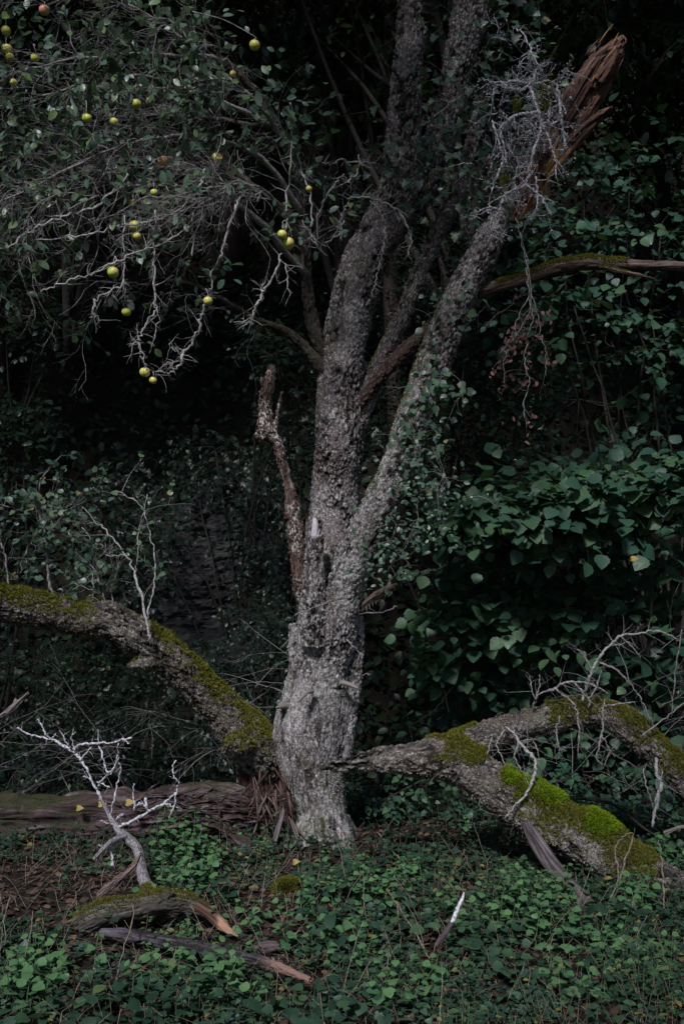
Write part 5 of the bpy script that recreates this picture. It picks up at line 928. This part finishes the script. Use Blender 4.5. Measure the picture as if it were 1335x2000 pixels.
shrub('privet_bush', 'small-leaved evergreen shrub between the left arching limb and the trunk', 'bush', gnd(-.75, 7.9),
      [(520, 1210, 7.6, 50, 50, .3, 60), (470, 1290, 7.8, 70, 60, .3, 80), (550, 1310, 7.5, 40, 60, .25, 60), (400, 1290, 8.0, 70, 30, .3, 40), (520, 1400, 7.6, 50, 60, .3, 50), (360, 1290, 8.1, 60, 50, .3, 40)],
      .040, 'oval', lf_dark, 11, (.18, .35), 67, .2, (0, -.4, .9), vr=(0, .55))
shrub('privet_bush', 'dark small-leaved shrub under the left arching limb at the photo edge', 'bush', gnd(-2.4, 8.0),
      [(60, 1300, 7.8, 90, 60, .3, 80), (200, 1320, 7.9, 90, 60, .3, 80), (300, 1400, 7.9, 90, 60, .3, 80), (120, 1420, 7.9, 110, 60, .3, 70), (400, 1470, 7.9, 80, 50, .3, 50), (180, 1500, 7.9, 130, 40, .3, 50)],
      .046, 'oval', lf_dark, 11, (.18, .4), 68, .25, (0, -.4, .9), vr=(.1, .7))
shrub('bramble_patch', 'bramble leaves below the forked limb in the shade right of the trunk', 'bush', gnd(1.0, 7.9),
      [(740, 1560, 7.4, 60, 40, .25, 26), (830, 1540, 7.5, 70, 40, .25, 26), (930, 1590, 7.3, 70, 40, .25, 26), (1040, 1560, 7.2, 70, 50, .25, 34), (1150, 1530, 7.1, 90, 50, .3, 40), (1270, 1560, 6.9, 70, 60, .3, 40), (1310, 1650, 6.2, 50, 50, .25, 26), (700, 1590, 7.2, 20, 40, .2, 12)],
      .062, 'heart', lf_hazel, 7, (.15, .35), 69, .3, (0, -.5, .85), vr=(.1, .9))
# bare brushwood
def brush(name, label, areas, mat, seed, r0=.003, L=(.5, 1.3), fall=.35, side=(-1, -.2, .3)):
    r_ = np.random.default_rng(seed); a = areas[0]; o = thing(name, label, 'brushwood', tuple(gnd(*P(a[0], a[1], a[2])[:2]))); mb = MB(); g = Grow(mb, r_)
    for (x, y, Y, n, sx, sz) in areas:
        for k in range(n):
            q0 = P(x + r_.normal(0, sx), y + r_.normal(0, sz), Y + r_.normal(0, .2)); sd_ = np.array(side) * [r_.choice([-1, 1, 1]), 1, 1]
            g.twig(q0, sd_ + .4 * r_.normal(size=3), r_.uniform(*L), r0 * r_.uniform(.7, 1.4), 2, fall, .2, (3.2, 4), .8, .8, .42)
    mb.build('stems', mat, o); return o
brush('brushwood', 'pale dead twigs reaching left from the trunk over the privet', [(560, 1330, 7.0, 8, 20, 50), (500, 1400, 7.0, 7, 50, 30), (420, 1450, 7.1, 6, 60, 20)], twig_mid, 71, .0032, (.4, 1.0))
brush('brushwood', 'dim bare brushwood in the dark behind the white dead branch', [(300, 1480, 7.3, 10, 100, 30), (120, 1500, 7.3, 10, 90, 30), (40, 1450, 7.2, 6, 50, 30)], twig_mid, 72, .003, (.5, 1.3))
brush('brushwood', 'wispy bare brushwood in the dark just right of the trunk', [(720, 1470, 7.3, 7, 20, 30), (800, 1470, 7.4, 10, 60, 30), (880, 1400, 7.6, 4, 40, 30)], twig_dark, 73, .003, (.3, .7), .1, (.4, -.1, 1))
brush('brushwood', 'bare arching twigs behind the upper fork of the forked limb', [(1240, 1500, 6.7, 8, 60, 40), (1300, 1350, 6.7, 6, 40, 50), (1120, 1520, 6.8, 6, 60, 20)], twig_mid, 74, .0028, (.4, 1.0), .2, (.6, -.1, .8))
for l in ([(365, 1320, 6.9, 5), (420, 1275, 6.9, 8), (460, 1245, 6.9, 9), (500, 1205, 6.9, 6)], [(540, 1340, 6.9, 5), (480, 1400, 6.9, 4), (380, 1410, 6.9, 3)]): pass
# saplings that stand behind and on the arching limb
def sapling(label, lines, seed, nleaf, size, base, mat=twig_mid, kl=8, leafy=1.0):
    r_ = np.random.default_rng(seed); o = thing('sapling', label, 'sapling', tuple(base)); global rng; mb = MB(); g = Grow(mb, r_); lf = MB(); nd = []
    for l in lines:
        c = line(mb, [(a[0], a[1], a[2], a[3] * .68) for a in l], .9, 6, 6, .005); nd.append(c)
        for k in range(kl):
            i = r_.integers(len(c) // 4, len(c)); g.twig(c[i], nz(nz(c[i] - c[i - 1]) * .7 + .9 * rdir(r_, 1)[0]), r_.uniform(.08, .38), .0017, 1, 0, .18, (7, 4), .85)
    tp = [t_ for t_ in g.tips]; idx = r_.permutation(len(tp))[:nleaf]
    p = np.array([tp[i][0] for i in idx]); d = np.array([tp[i][1] for i in idx])
    for j in range(3):
        kk = r_.random(len(p)) < .75; leaves(lf, (p - d * .03 * j)[kk], (d + .9 * rdir(r_, len(p)))[kk], (np.array([0, -.5, .85]) + .35 * r_.normal(size=p.shape))[kk], size * r_.uniform(.6, 1.2, kk.sum()), np.clip(r_.normal(.45, .25, kk.sum()), 0, 1), 'round')
    mb.build('stems', mat, o); lf.build('leaves', lf_ivy, o); return o
rng = np.random.default_rng(77)
sapling('pale forked sapling with almost bare stems standing on the arching limb', [[(293, 1252, 6.15, 7), (288, 1215, 6.15, 8), (275, 1160, 6.17, 8), (263, 1120, 6.2, 7), (245, 1085, 6.2, 5), (215, 1045, 6.2, 4), (190, 1020, 6.2, 3), (160, 990, 6.2, 2)], [(288, 1210, 6.15, 6), (298, 1160, 6.14, 5), (304, 1110, 6.13, 5), (300, 1070, 6.12, 4), (290, 1030, 6.1, 4), (272, 985, 6.1, 3), (230, 960, 6.1, 2)], [(265, 1120, 6.2, 4), (270, 1080, 6.2, 4), (272, 1030, 6.2, 3), (288, 965, 6.2, 2)], [(245, 1085, 6.2, 3), (200, 1080, 6.2, 3), (160, 1030, 6.2, 2)], [(230, 1200, 6.3, 3), (215, 1160, 6.3, 4), (222, 1130, 6.3, 3)], [(215, 1190, 6.25, 3), (185, 1165, 6.2, 3), (180, 1120, 6.2, 2)]], 81, 64, .042, P(293, 1252, 6.15), twig_pale, 7)
sapling('leafy pale-stemmed sapling behind the moss of the arching limb near the left edge', [[(108, 1170, 6.4, 7), (95, 1130, 6.4, 8), (90, 1060, 6.4, 8), (78, 1000, 6.4, 6), (80, 940, 6.4, 5), (120, 890, 6.4, 3)], [(90, 1060, 6.4, 5), (110, 1010, 6.4, 4), (145, 990, 6.4, 3)], [(92, 1030, 6.4, 4), (50, 1000, 6.35, 3), (0, 985, 6.35, 2)], [(40, 1120, 6.3, 4), (60, 1060, 6.3, 4), (100, 1010, 6.3, 3)], [(20, 1170, 6.2, 6), (12, 1100, 6.2, 5), (2, 1060, 6.2, 4)]], 82, 150, .046, P(108, 1170, 6.4), twig_mid, 12)
sapling('thin leafy shoot on the arching limb between the mossy part and the pale sapling', [[(220, 1215, 6.35, 4), (205, 1170, 6.35, 4), (190, 1120, 6.35, 3), (150, 1080, 6.35, 3)], [(205, 1170, 6.35, 3), (175, 1150, 6.3, 2), (140, 1140, 6.3, 2)]], 83, 60, .036, P(220, 1215, 6.35), twig_mid, 10)

# ------------------------------------------------------------------ ground layer
rng = np.random.default_rng(91)
def herb_field(mb, smb, xy, h, nodes, size, rng, kind='heart', vr=(0, 1), pairs=True):
    n = len(xy); z = ter(xy[:, 0], xy[:, 1]); b = np.column_stack([xy, z]); ln = rng.normal(0, .35, (n, 3)); ln[:, 2] = 1; ln = nz(ln); ph = rng.uniform(0, 6.28, n); vb = rng.uniform(vr[0], vr[1], n)
    h = np.broadcast_to(h, (n,))
    if smb is not None:
        a = np.array([1., 0, 0]); V = np.stack([b + a * .0012, b - a * .0012, b + ln * h[:, None] + a * .0006, b + ln * h[:, None] - a * .0006], 1); smb.add(V.reshape(-1, 3), np.array([[0, 1, 3, 2]]) + (np.arange(n) * 4)[:, None], .7)
    for k in range(nodes):
        t = (k + 1) / nodes; az = ph + k * 1.57; p = b + ln * (h * t)[:, None]
        for s_ in ((1, -1) if pairs else (1,)):
            d = np.column_stack([np.cos(az) * s_, np.sin(az) * s_, rng.normal(.18 - .1 * t, .25, n)]); kk = rng.random(n) > .12
            leaves(mb, (p + nz(d) * size[:, None] * .25)[kk], d[kk], (np.array([0, -.15, 1]) + .35 * rng.normal(size=(n, 3)))[kk], (size * (1.15 - .4 * t) * rng.uniform(.6, 1.2, n))[kk], np.clip(vb + rng.normal(0, .15, n), 0, 1)[kk], kind)
def scatter(n, y0, y1, wide=.36, rng=rng):
    y = np.sqrt(rng.uniform(y0 ** 2, y1 ** 2, n)); x = rng.uniform(-1, 1, n) * (wide * y + .25); return np.column_stack([x, y])
def P2(xy): return np.column_stack([xy, np.zeros(len(xy))])
hb = MB(); hs = MB()
def dens_mask(xy, thr, s, sc_=1.4):
    return fbm(P2(xy) * sc_, 2, s) > thr
def bare(xy):
    px_, py_ = xy[:, 0] / (K * xy[:, 1]) + 667.5, 1180 + 1.6 / (K * xy[:, 1])
    e = lambda cx, cy, rx, ry: ((px_ - cx) / rx) ** 2 + ((py_ - cy) / ry) ** 2 < 1
    return e(260, 1672, 270, 24) | e(640, 1685, 110, 34) | e(840, 1640, 190, 38) | e(60, 1760, 150, 75) | e(530, 1765, 60, 26) | e(1130, 1870, 120, 26) | e(560, 1830, 60, 20)
CL = [[(150, 1808), (200, 1785), (310, 1760), (395, 1775), (466, 1830)], [(190, 1752), (278, 1664)], [(196, 1820), (300, 1834), (440, 1862), (550, 1890), (608, 1916)], [(470, 1862), (548, 1848)], [(972, 1902), (1060, 1893), (1195, 1932)], [(850, 1850), (905, 1742)], [(1028, 1605), (1110, 1730), (1150, 1770)], [(225, 1612), (305, 1745)], [(563, 1700), (563, 1745)]]
def keep_(xy, p=.985, h=.0):
    q_ = P2(xy); q_[:, 2] = ter(xy[:, 0], xy[:, 1]) + h; a_, b_ = pxy(q_); m = bare(xy)
    for l in CL:
        for (x0, y0), (x1, y1) in zip(l[:-1], l[1:]):
            t = np.clip(((a_ - x0) * (x1 - x0) + (b_ - y0) * (y1 - y0)) / ((x1 - x0) ** 2 + (y1 - y0) ** 2), 0, 1)
            dx, dy = a_ - (x0 + t * (x1 - x0)), b_ - (y0 + t * (y1 - y0)); m |= (np.hypot(dx, dy * .42) < 22) & (dy > -14)
    return xy[~(m & (rng.random(len(xy)) < p))]
xy = keep_(scatter(5000, 3.3, 6.3)); xy = xy[dens_mask(xy, .02, 5, 2.2)]; herb_field(hb, hs, xy, rng.uniform(.03, .10, len(xy)), 2, rng.uniform(.026, .052, len(xy)), rng, 'heart', (0, .85))
xy = keep_(scatter(2600, 3.3, 6.6), .97, .12); xy = xy[dens_mask(xy, .0, 6, 1.8)]; herb_field(hb, hs, xy, rng.uniform(.06, .14, len(xy)) + .22 * sstep(.0, .5, fbm(P2(xy) * 1.5, 2, 66)), 5, rng.uniform(.026, .05, len(xy)), rng, 'oval', (.1, .95))
xy = keep_(scatter(1900, 3.4, 6.4), .97, .1); xy = xy[dens_mask(xy, .1, 7, 2.2)]; herb_field(hb, hs, xy, rng.uniform(.05, .16, len(xy)), 2, rng.uniform(.05, .075, len(xy)), rng, 'toothed', (.0, .7))
xy = keep_(scatter(5200, 6.0, 9.5), .6); herb_field(hb, hs, xy, rng.uniform(.04, .16, len(xy)), 2, rng.uniform(.03, .06, len(xy)), rng, 'heart', (0, .5))
g_ = MB(); 
ob = hb.build('ground_cover', lf_herb); setting(ob, 'stuff'); ob['label'] = 'low leafy herbs covering the woodland floor'
ob = hs.build('herb_stalks', straw); setting(ob, 'stuff')
ib = MB(); xy = keep_(scatter(3000, 3.4, 7.2)); xy = xy[dens_mask(xy, .08, 12, 2.0)]; herb_field(ib, None, xy, rng.uniform(.02, .06, len(xy)), 2, rng.uniform(.035, .060, len(xy)), rng, 'ivy', (0, .6)); setting(ib.build('ground_ivy', lf_ivy), 'stuff')
# litter and dry stalks
lt = MB(); n = 15000; xy = scatter(n, 3.2, 8.8, .40); z = ter(xy[:, 0], xy[:, 1]) + rng.uniform(.004, .022, n); leaves(lt, np.column_stack([xy, z]), rdir(rng, n) * [1, 1, .2], np.array([0, 0, 1]) + .4 * rng.normal(size=(n, 3)), rng.uniform(.02, .06, n), rng.uniform(0, 1, n), 'oval')
setting(lt.build('leaf_litter', lf_brown), 'stuff')
gs = MB(); n = 3200; xy = scatter(n, 3.3, 6.6); k = 5; t = np.linspace(0, 1, k)[None, :, None]
az = rng.uniform(0, 6.28, n); L = rng.uniform(.08, .50, n) * rng.uniform(.3, 1, n); d = np.column_stack([np.cos(az), np.sin(az), rng.uniform(.1, 1.6, n)]); d = nz(d); b = np.column_stack([xy, ter(xy[:, 0], xy[:, 1])])
C = b[:, None] + d[:, None] * t * L[:, None, None] + np.array([0, 0, -1]) * t ** 2 * (L * rng.uniform(.1, .5, n))[:, None, None] + rng.normal(0, .004, (n, k, 3)); C[:, :, 2] = np.maximum(C[:, :, 2], b[:, None, 2] + .008)
sdv = nz(np.cross(d, [0, 0, 1.]))[:, None] * .0012; W = np.stack([C - sdv, C + sdv], 2).reshape(n, k * 2, 3)
Fg = np.array([[2 * i, 2 * i + 1, 2 * i + 3, 2 * i + 2] for i in range(k - 1)]); gs.add(W.reshape(-1, 3), (Fg[None] + (np.arange(n) * k * 2)[:, None, None]).reshape(-1, 4), .9)
setting(gs.build('dry_grass', straw), 'stuff')
# individual plants
def nettle(px, py, h, label, seed, stems=5, size=.06, mat=lf_nettle, name='nettle', cat='plant', kind='toothed', grp='nettles in the undergrowth', spread=.07, Y=None):
    r_ = np.random.default_rng(seed); b = G(px, py) if Y is None else P(px, py, Y); o = thing(name, label, cat, tuple(b), grp); st = MB(); lf = MB()
    for k in range(stems):
        hh = h * r_.uniform(.6, 1.0); a = b + [r_.normal(0, spread), r_.normal(0, spread), 0]; tp = a + [r_.normal(0, .05), r_.normal(0, .05), hh]; c = spline(np.array([a - [0, 0, .02], (a + tp) / 2 + r_.normal(0, .012, 3), tp]), 5); st = MB(); st.tube(c, np.linspace(.003, .0012, len(c)), 5, .8); st.build('stem', twig_mid if mat is not lf_nettle else lf_nettle, o)
        m = max(4, int(hh / .035))
        for i in range(m):
            t_ = (i + 1) / m; p = c[int(t_ * (len(c) - 1))] if m < 6 else a * (1 - t_) + tp * t_; az = i * 1.57 + k
            for s_ in (0, math.pi):
                d = np.array([[math.cos(az + s_), math.sin(az + s_), r_.normal(-.05, .2)]]); s0 = size * (1.1 - .55 * t_ ** 2) * (.7 + .3 * min(1, t_ * 3)) * r_.uniform(.8, 1.1)
                leaves(lf, (p + nz(d) * s0 * .3), d, np.array([[0, -.2, 1]]) + .25 * r_.normal(size=(1, 3)), np.array([s0]), np.array([np.clip(.4 + .5 * t_ + r_.normal(0, .12), 0, .9)]), kind)
    lf.build('leaves', mat, o); return o
for a in [(352, 1700, .40, 'tallest bright green nettle clump, in front of the rotting log', 201, 8, .066), (395, 1745, .26, 'lower nettle clump just right of the tallest one', 202, 7, .055), (320, 1760, .2, 'nettle clump at the foot of the white dead branch', 203, 5, .05),
          (490, 1650, .22, 'small bright sprig against the torn end of the rotting log', 204, 4, .04), (520, 1680, .12, 'short green sprig under the stump splinters', 205, 4, .04), (640, 1760, .16, 'low nettle patch straight in front of the trunk foot', 206, 8, .045),
          (740, 1770, .22, 'nettle patch right of the one before the trunk foot', 207, 9, .05), (1010, 1790, .30, 'leafy plant in front of the leaning post', 208, 8, .05), (1080, 1780, .24, 'leafy plant right beside the foot of the leaning post', 209, 6, .05), (800, 1740, .18, 'nettle patch in the middle distance right of centre', 210, 7, .045),
          (370, 1845, .12, 'ferny green sprig between the mossy and the blackened branch', 211, 6, .035), (240, 1700, .08, 'two-leaved seedling on dark soil left of the white dead branch', 212, 2, .06), (880, 1660, .14, 'small plant on brown litter below the forked limb', 213, 3, .045), (930, 1640, .16, 'small plant on brown litter nearest the leaning post', 214, 4, .045), (1280, 1720, .3, 'leafy plant climbing against the forked limb at the right edge', 215, 7, .055), (1050, 1850, .26, 'dark-stemmed leafy plant in the right foreground', 216, 6, .05), (720, 1900, .14, 'leafy plant in the front centre of the undergrowth', 217, 8, .045), (1240, 1880, .16, 'leafy plant in the lower right corner area', 218, 7, .05)]:
    nettle(*a)
for k, (x, y, h, sz_, w_) in enumerate([(560, 1800, .14, .05, 'broad leafy sprig just below the green moss mound'), (640, 1850, .22, .055, 'nettle clump in the front centre, right of the long blackened branch'), (130, 1900, .2, .055, 'nettle clump in the lower left corner area'), (60, 1960, .22, .06, 'nettle clump at the very bottom left'), (300, 1930, .18, .05, 'nettle clump below the left half of the long blackened branch'), (430, 1950, .2, .055, 'nettle clump below the right half of the long blackened branch'), (830, 1950, .22, .06, 'nettle clump at the bottom, right of centre'), (940, 1830, .24, .055, 'nettle clump right of the white-tipped stick'), (1150, 1960, .22, .06, 'nettle clump near the bottom right, below the thin fallen stick'), (1300, 1940, .26, .06, 'nettle clump in the very bottom right corner'), (1180, 1840, .2, .05, 'nettle clump beyond the thin fallen stick at the right'), (680, 1700, .12, .045, 'small sprig touching the right side of the trunk foot'), (420, 1700, .2, .05, 'nettle sprig between the tall clump and the trunk'), (1240, 1790, .26, .055, 'leafy plant under the right end of the forked limb')]):
    nettle(x, y, h, w_, 240 + k, 7 + k % 3, sz_, spread=.09)
# long bent stalks that stand out
def stalk(label, pts, mat=straw):
    mb = MB(); line(mb, pts, .9, 5, 6, .003); o = mb.build('dry_stalk', mat); tag(o, label, 'stalk', 'single dry stalks'); return o
stalk('pale straight dry stalk sloping up in the lower left undergrowth', [(350, 1960, 4.2, 3), (400, 1915, 4.25, 4), (482, 1860, 4.3, 3)])
stalk('long thin bent stalk rising from the lower left past the nettles', [(215, 1990, 4.1, 3), (235, 1880, 4.3, 3), (262, 1780, 4.5, 3), (240, 1770, 4.6, 2)])
stalk('curved white stalk bowed over the right end of the long blackened branch', [(505, 1945, 4.3, 3), (520, 1900, 4.35, 4), (535, 1875, 4.4, 4), (530, 1872, 4.4, 2)])
stalk('leaning dry stalk on the litter right of the trunk foot', [(735, 1625, 6.3, 2), (765, 1660, 6.1, 3), (800, 1700, 5.8, 3)])
stalk('pale dry stalk in the front centre below the nettle patch', [(755, 1735, 5.2, 3), (790, 1790, 4.9, 4), (835, 1870, 4.5, 4), (832, 1865, 4.5, 3)])
stalk('bent dry stalk hooked over the thin fallen stick on the right', [(915, 1920, 4.4, 3), (925, 1890, 4.45, 4), (945, 1875, 4.5, 3), (960, 1872, 4.5, 2)])
stalk('tangled dry bramble stem looping over the forked limb near the right edge', [(1180, 1780, 5.3, 3), (1205, 1740, 5.25, 4), (1220, 1680, 5.25, 4), (1235, 1630, 5.3, 3), (1215, 1635, 5.3, 3), (1200, 1660, 5.3, 3), (1205, 1720, 5.2, 3), (1165, 1790, 5.1, 3), (1090, 1830, 4.9, 2)])
stalk('grey stalk hanging over the forked limb at the right edge', [(1300, 1820, 5.0, 3), (1295, 1740, 5.1, 4), (1290, 1680, 5.2, 3), (1285, 1640, 5.3, 2)])

# ------------------------------------------------------------------ the wood behind: ivy and herbs on the bank, then the tall trees with their canopy
rng = np.random.default_rng(131)
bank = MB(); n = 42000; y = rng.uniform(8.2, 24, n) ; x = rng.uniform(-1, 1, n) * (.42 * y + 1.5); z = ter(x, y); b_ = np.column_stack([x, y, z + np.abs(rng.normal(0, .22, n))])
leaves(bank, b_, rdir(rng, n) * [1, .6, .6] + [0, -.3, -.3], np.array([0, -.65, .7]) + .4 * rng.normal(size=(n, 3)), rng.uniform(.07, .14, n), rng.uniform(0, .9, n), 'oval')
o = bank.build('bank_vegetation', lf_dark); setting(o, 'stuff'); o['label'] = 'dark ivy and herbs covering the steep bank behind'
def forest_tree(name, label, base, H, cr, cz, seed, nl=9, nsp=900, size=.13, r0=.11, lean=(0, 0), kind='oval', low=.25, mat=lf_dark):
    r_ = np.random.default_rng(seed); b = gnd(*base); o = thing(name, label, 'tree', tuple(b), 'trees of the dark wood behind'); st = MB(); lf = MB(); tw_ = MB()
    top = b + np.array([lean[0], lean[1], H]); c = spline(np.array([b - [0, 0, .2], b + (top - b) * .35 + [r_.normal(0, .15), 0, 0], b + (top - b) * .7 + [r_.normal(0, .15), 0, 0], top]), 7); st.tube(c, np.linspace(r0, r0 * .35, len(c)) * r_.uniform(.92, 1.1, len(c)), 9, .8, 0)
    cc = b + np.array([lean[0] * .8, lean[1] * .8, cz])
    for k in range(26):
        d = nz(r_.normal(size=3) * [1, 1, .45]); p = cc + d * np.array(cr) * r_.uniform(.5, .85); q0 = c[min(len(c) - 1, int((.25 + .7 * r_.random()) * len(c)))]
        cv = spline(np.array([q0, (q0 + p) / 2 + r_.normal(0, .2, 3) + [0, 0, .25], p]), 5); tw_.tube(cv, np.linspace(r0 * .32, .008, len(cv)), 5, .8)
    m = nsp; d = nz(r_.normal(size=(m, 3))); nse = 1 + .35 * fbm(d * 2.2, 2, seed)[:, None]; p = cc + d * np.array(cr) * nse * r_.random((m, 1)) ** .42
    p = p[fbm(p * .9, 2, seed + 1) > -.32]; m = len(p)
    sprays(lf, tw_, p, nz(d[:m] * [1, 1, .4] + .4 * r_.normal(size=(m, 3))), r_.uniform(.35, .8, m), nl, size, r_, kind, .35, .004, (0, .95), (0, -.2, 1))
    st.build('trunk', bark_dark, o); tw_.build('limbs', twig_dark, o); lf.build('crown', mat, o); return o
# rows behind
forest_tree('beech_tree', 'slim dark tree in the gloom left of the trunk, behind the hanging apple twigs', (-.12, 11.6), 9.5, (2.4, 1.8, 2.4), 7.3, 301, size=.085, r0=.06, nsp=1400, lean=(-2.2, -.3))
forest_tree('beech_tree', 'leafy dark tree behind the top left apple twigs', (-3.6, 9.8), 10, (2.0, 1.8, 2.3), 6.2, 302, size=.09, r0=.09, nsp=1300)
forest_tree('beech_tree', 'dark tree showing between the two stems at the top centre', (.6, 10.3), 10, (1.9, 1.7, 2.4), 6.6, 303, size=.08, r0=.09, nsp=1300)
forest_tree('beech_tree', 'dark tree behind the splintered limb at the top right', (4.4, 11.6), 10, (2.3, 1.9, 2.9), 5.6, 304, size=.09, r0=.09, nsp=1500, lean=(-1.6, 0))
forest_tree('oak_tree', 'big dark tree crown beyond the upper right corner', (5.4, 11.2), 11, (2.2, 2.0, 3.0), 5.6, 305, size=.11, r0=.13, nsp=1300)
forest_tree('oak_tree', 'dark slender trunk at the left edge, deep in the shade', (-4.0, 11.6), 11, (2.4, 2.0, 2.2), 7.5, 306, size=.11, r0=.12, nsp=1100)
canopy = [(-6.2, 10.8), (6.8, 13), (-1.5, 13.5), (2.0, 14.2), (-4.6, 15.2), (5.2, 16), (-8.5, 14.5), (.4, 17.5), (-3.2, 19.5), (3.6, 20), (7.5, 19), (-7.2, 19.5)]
proto = forest_tree('oak_tree', 'tall tree of the dark canopy, hidden in the gloom farther up the bank; copies overhead and beside added for shade', canopy[0], 10.5, (2.9, 2.7, 2.3), 8.2, 310, size=.16, r0=.16, nsp=1100, nl=8)
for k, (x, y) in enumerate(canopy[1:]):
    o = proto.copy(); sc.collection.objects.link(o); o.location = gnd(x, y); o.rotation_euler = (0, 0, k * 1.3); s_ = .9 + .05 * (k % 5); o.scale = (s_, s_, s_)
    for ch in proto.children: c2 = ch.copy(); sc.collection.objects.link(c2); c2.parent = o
# added crowns without trunks, hung overhead to shade the place behind the old tree
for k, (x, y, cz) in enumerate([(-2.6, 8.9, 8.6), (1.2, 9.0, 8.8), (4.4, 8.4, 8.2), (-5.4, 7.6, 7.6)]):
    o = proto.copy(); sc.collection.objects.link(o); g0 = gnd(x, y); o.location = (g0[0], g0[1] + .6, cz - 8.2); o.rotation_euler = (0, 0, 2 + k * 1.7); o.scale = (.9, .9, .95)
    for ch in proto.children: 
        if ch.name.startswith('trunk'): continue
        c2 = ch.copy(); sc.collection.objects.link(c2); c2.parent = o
for k, (x, y, cz) in enumerate([(0.0, 10.6, 7.4), (4.5, 10.4, 8.2), (6.6, 7.2, 6.0), (-7.0, 5.6, 6.0)]):  # the outermost copies are unseen, added to shade the background from the sides
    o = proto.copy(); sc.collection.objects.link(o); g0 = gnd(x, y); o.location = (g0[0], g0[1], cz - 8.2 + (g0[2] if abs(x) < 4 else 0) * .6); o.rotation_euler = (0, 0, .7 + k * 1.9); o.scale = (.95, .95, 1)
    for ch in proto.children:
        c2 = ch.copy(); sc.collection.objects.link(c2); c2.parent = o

# unseen trees added behind the camera; the gap between them shapes the light pool
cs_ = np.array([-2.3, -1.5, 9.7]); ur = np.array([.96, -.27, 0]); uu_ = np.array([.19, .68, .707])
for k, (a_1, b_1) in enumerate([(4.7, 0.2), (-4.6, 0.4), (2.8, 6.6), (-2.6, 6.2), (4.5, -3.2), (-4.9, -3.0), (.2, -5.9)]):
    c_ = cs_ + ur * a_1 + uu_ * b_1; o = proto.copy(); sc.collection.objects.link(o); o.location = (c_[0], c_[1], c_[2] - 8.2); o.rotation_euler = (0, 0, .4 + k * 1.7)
    o['label'] = 'unseen tree added behind the camera to shape the light'; o['group'] = 'unseen trees added to shape the light'
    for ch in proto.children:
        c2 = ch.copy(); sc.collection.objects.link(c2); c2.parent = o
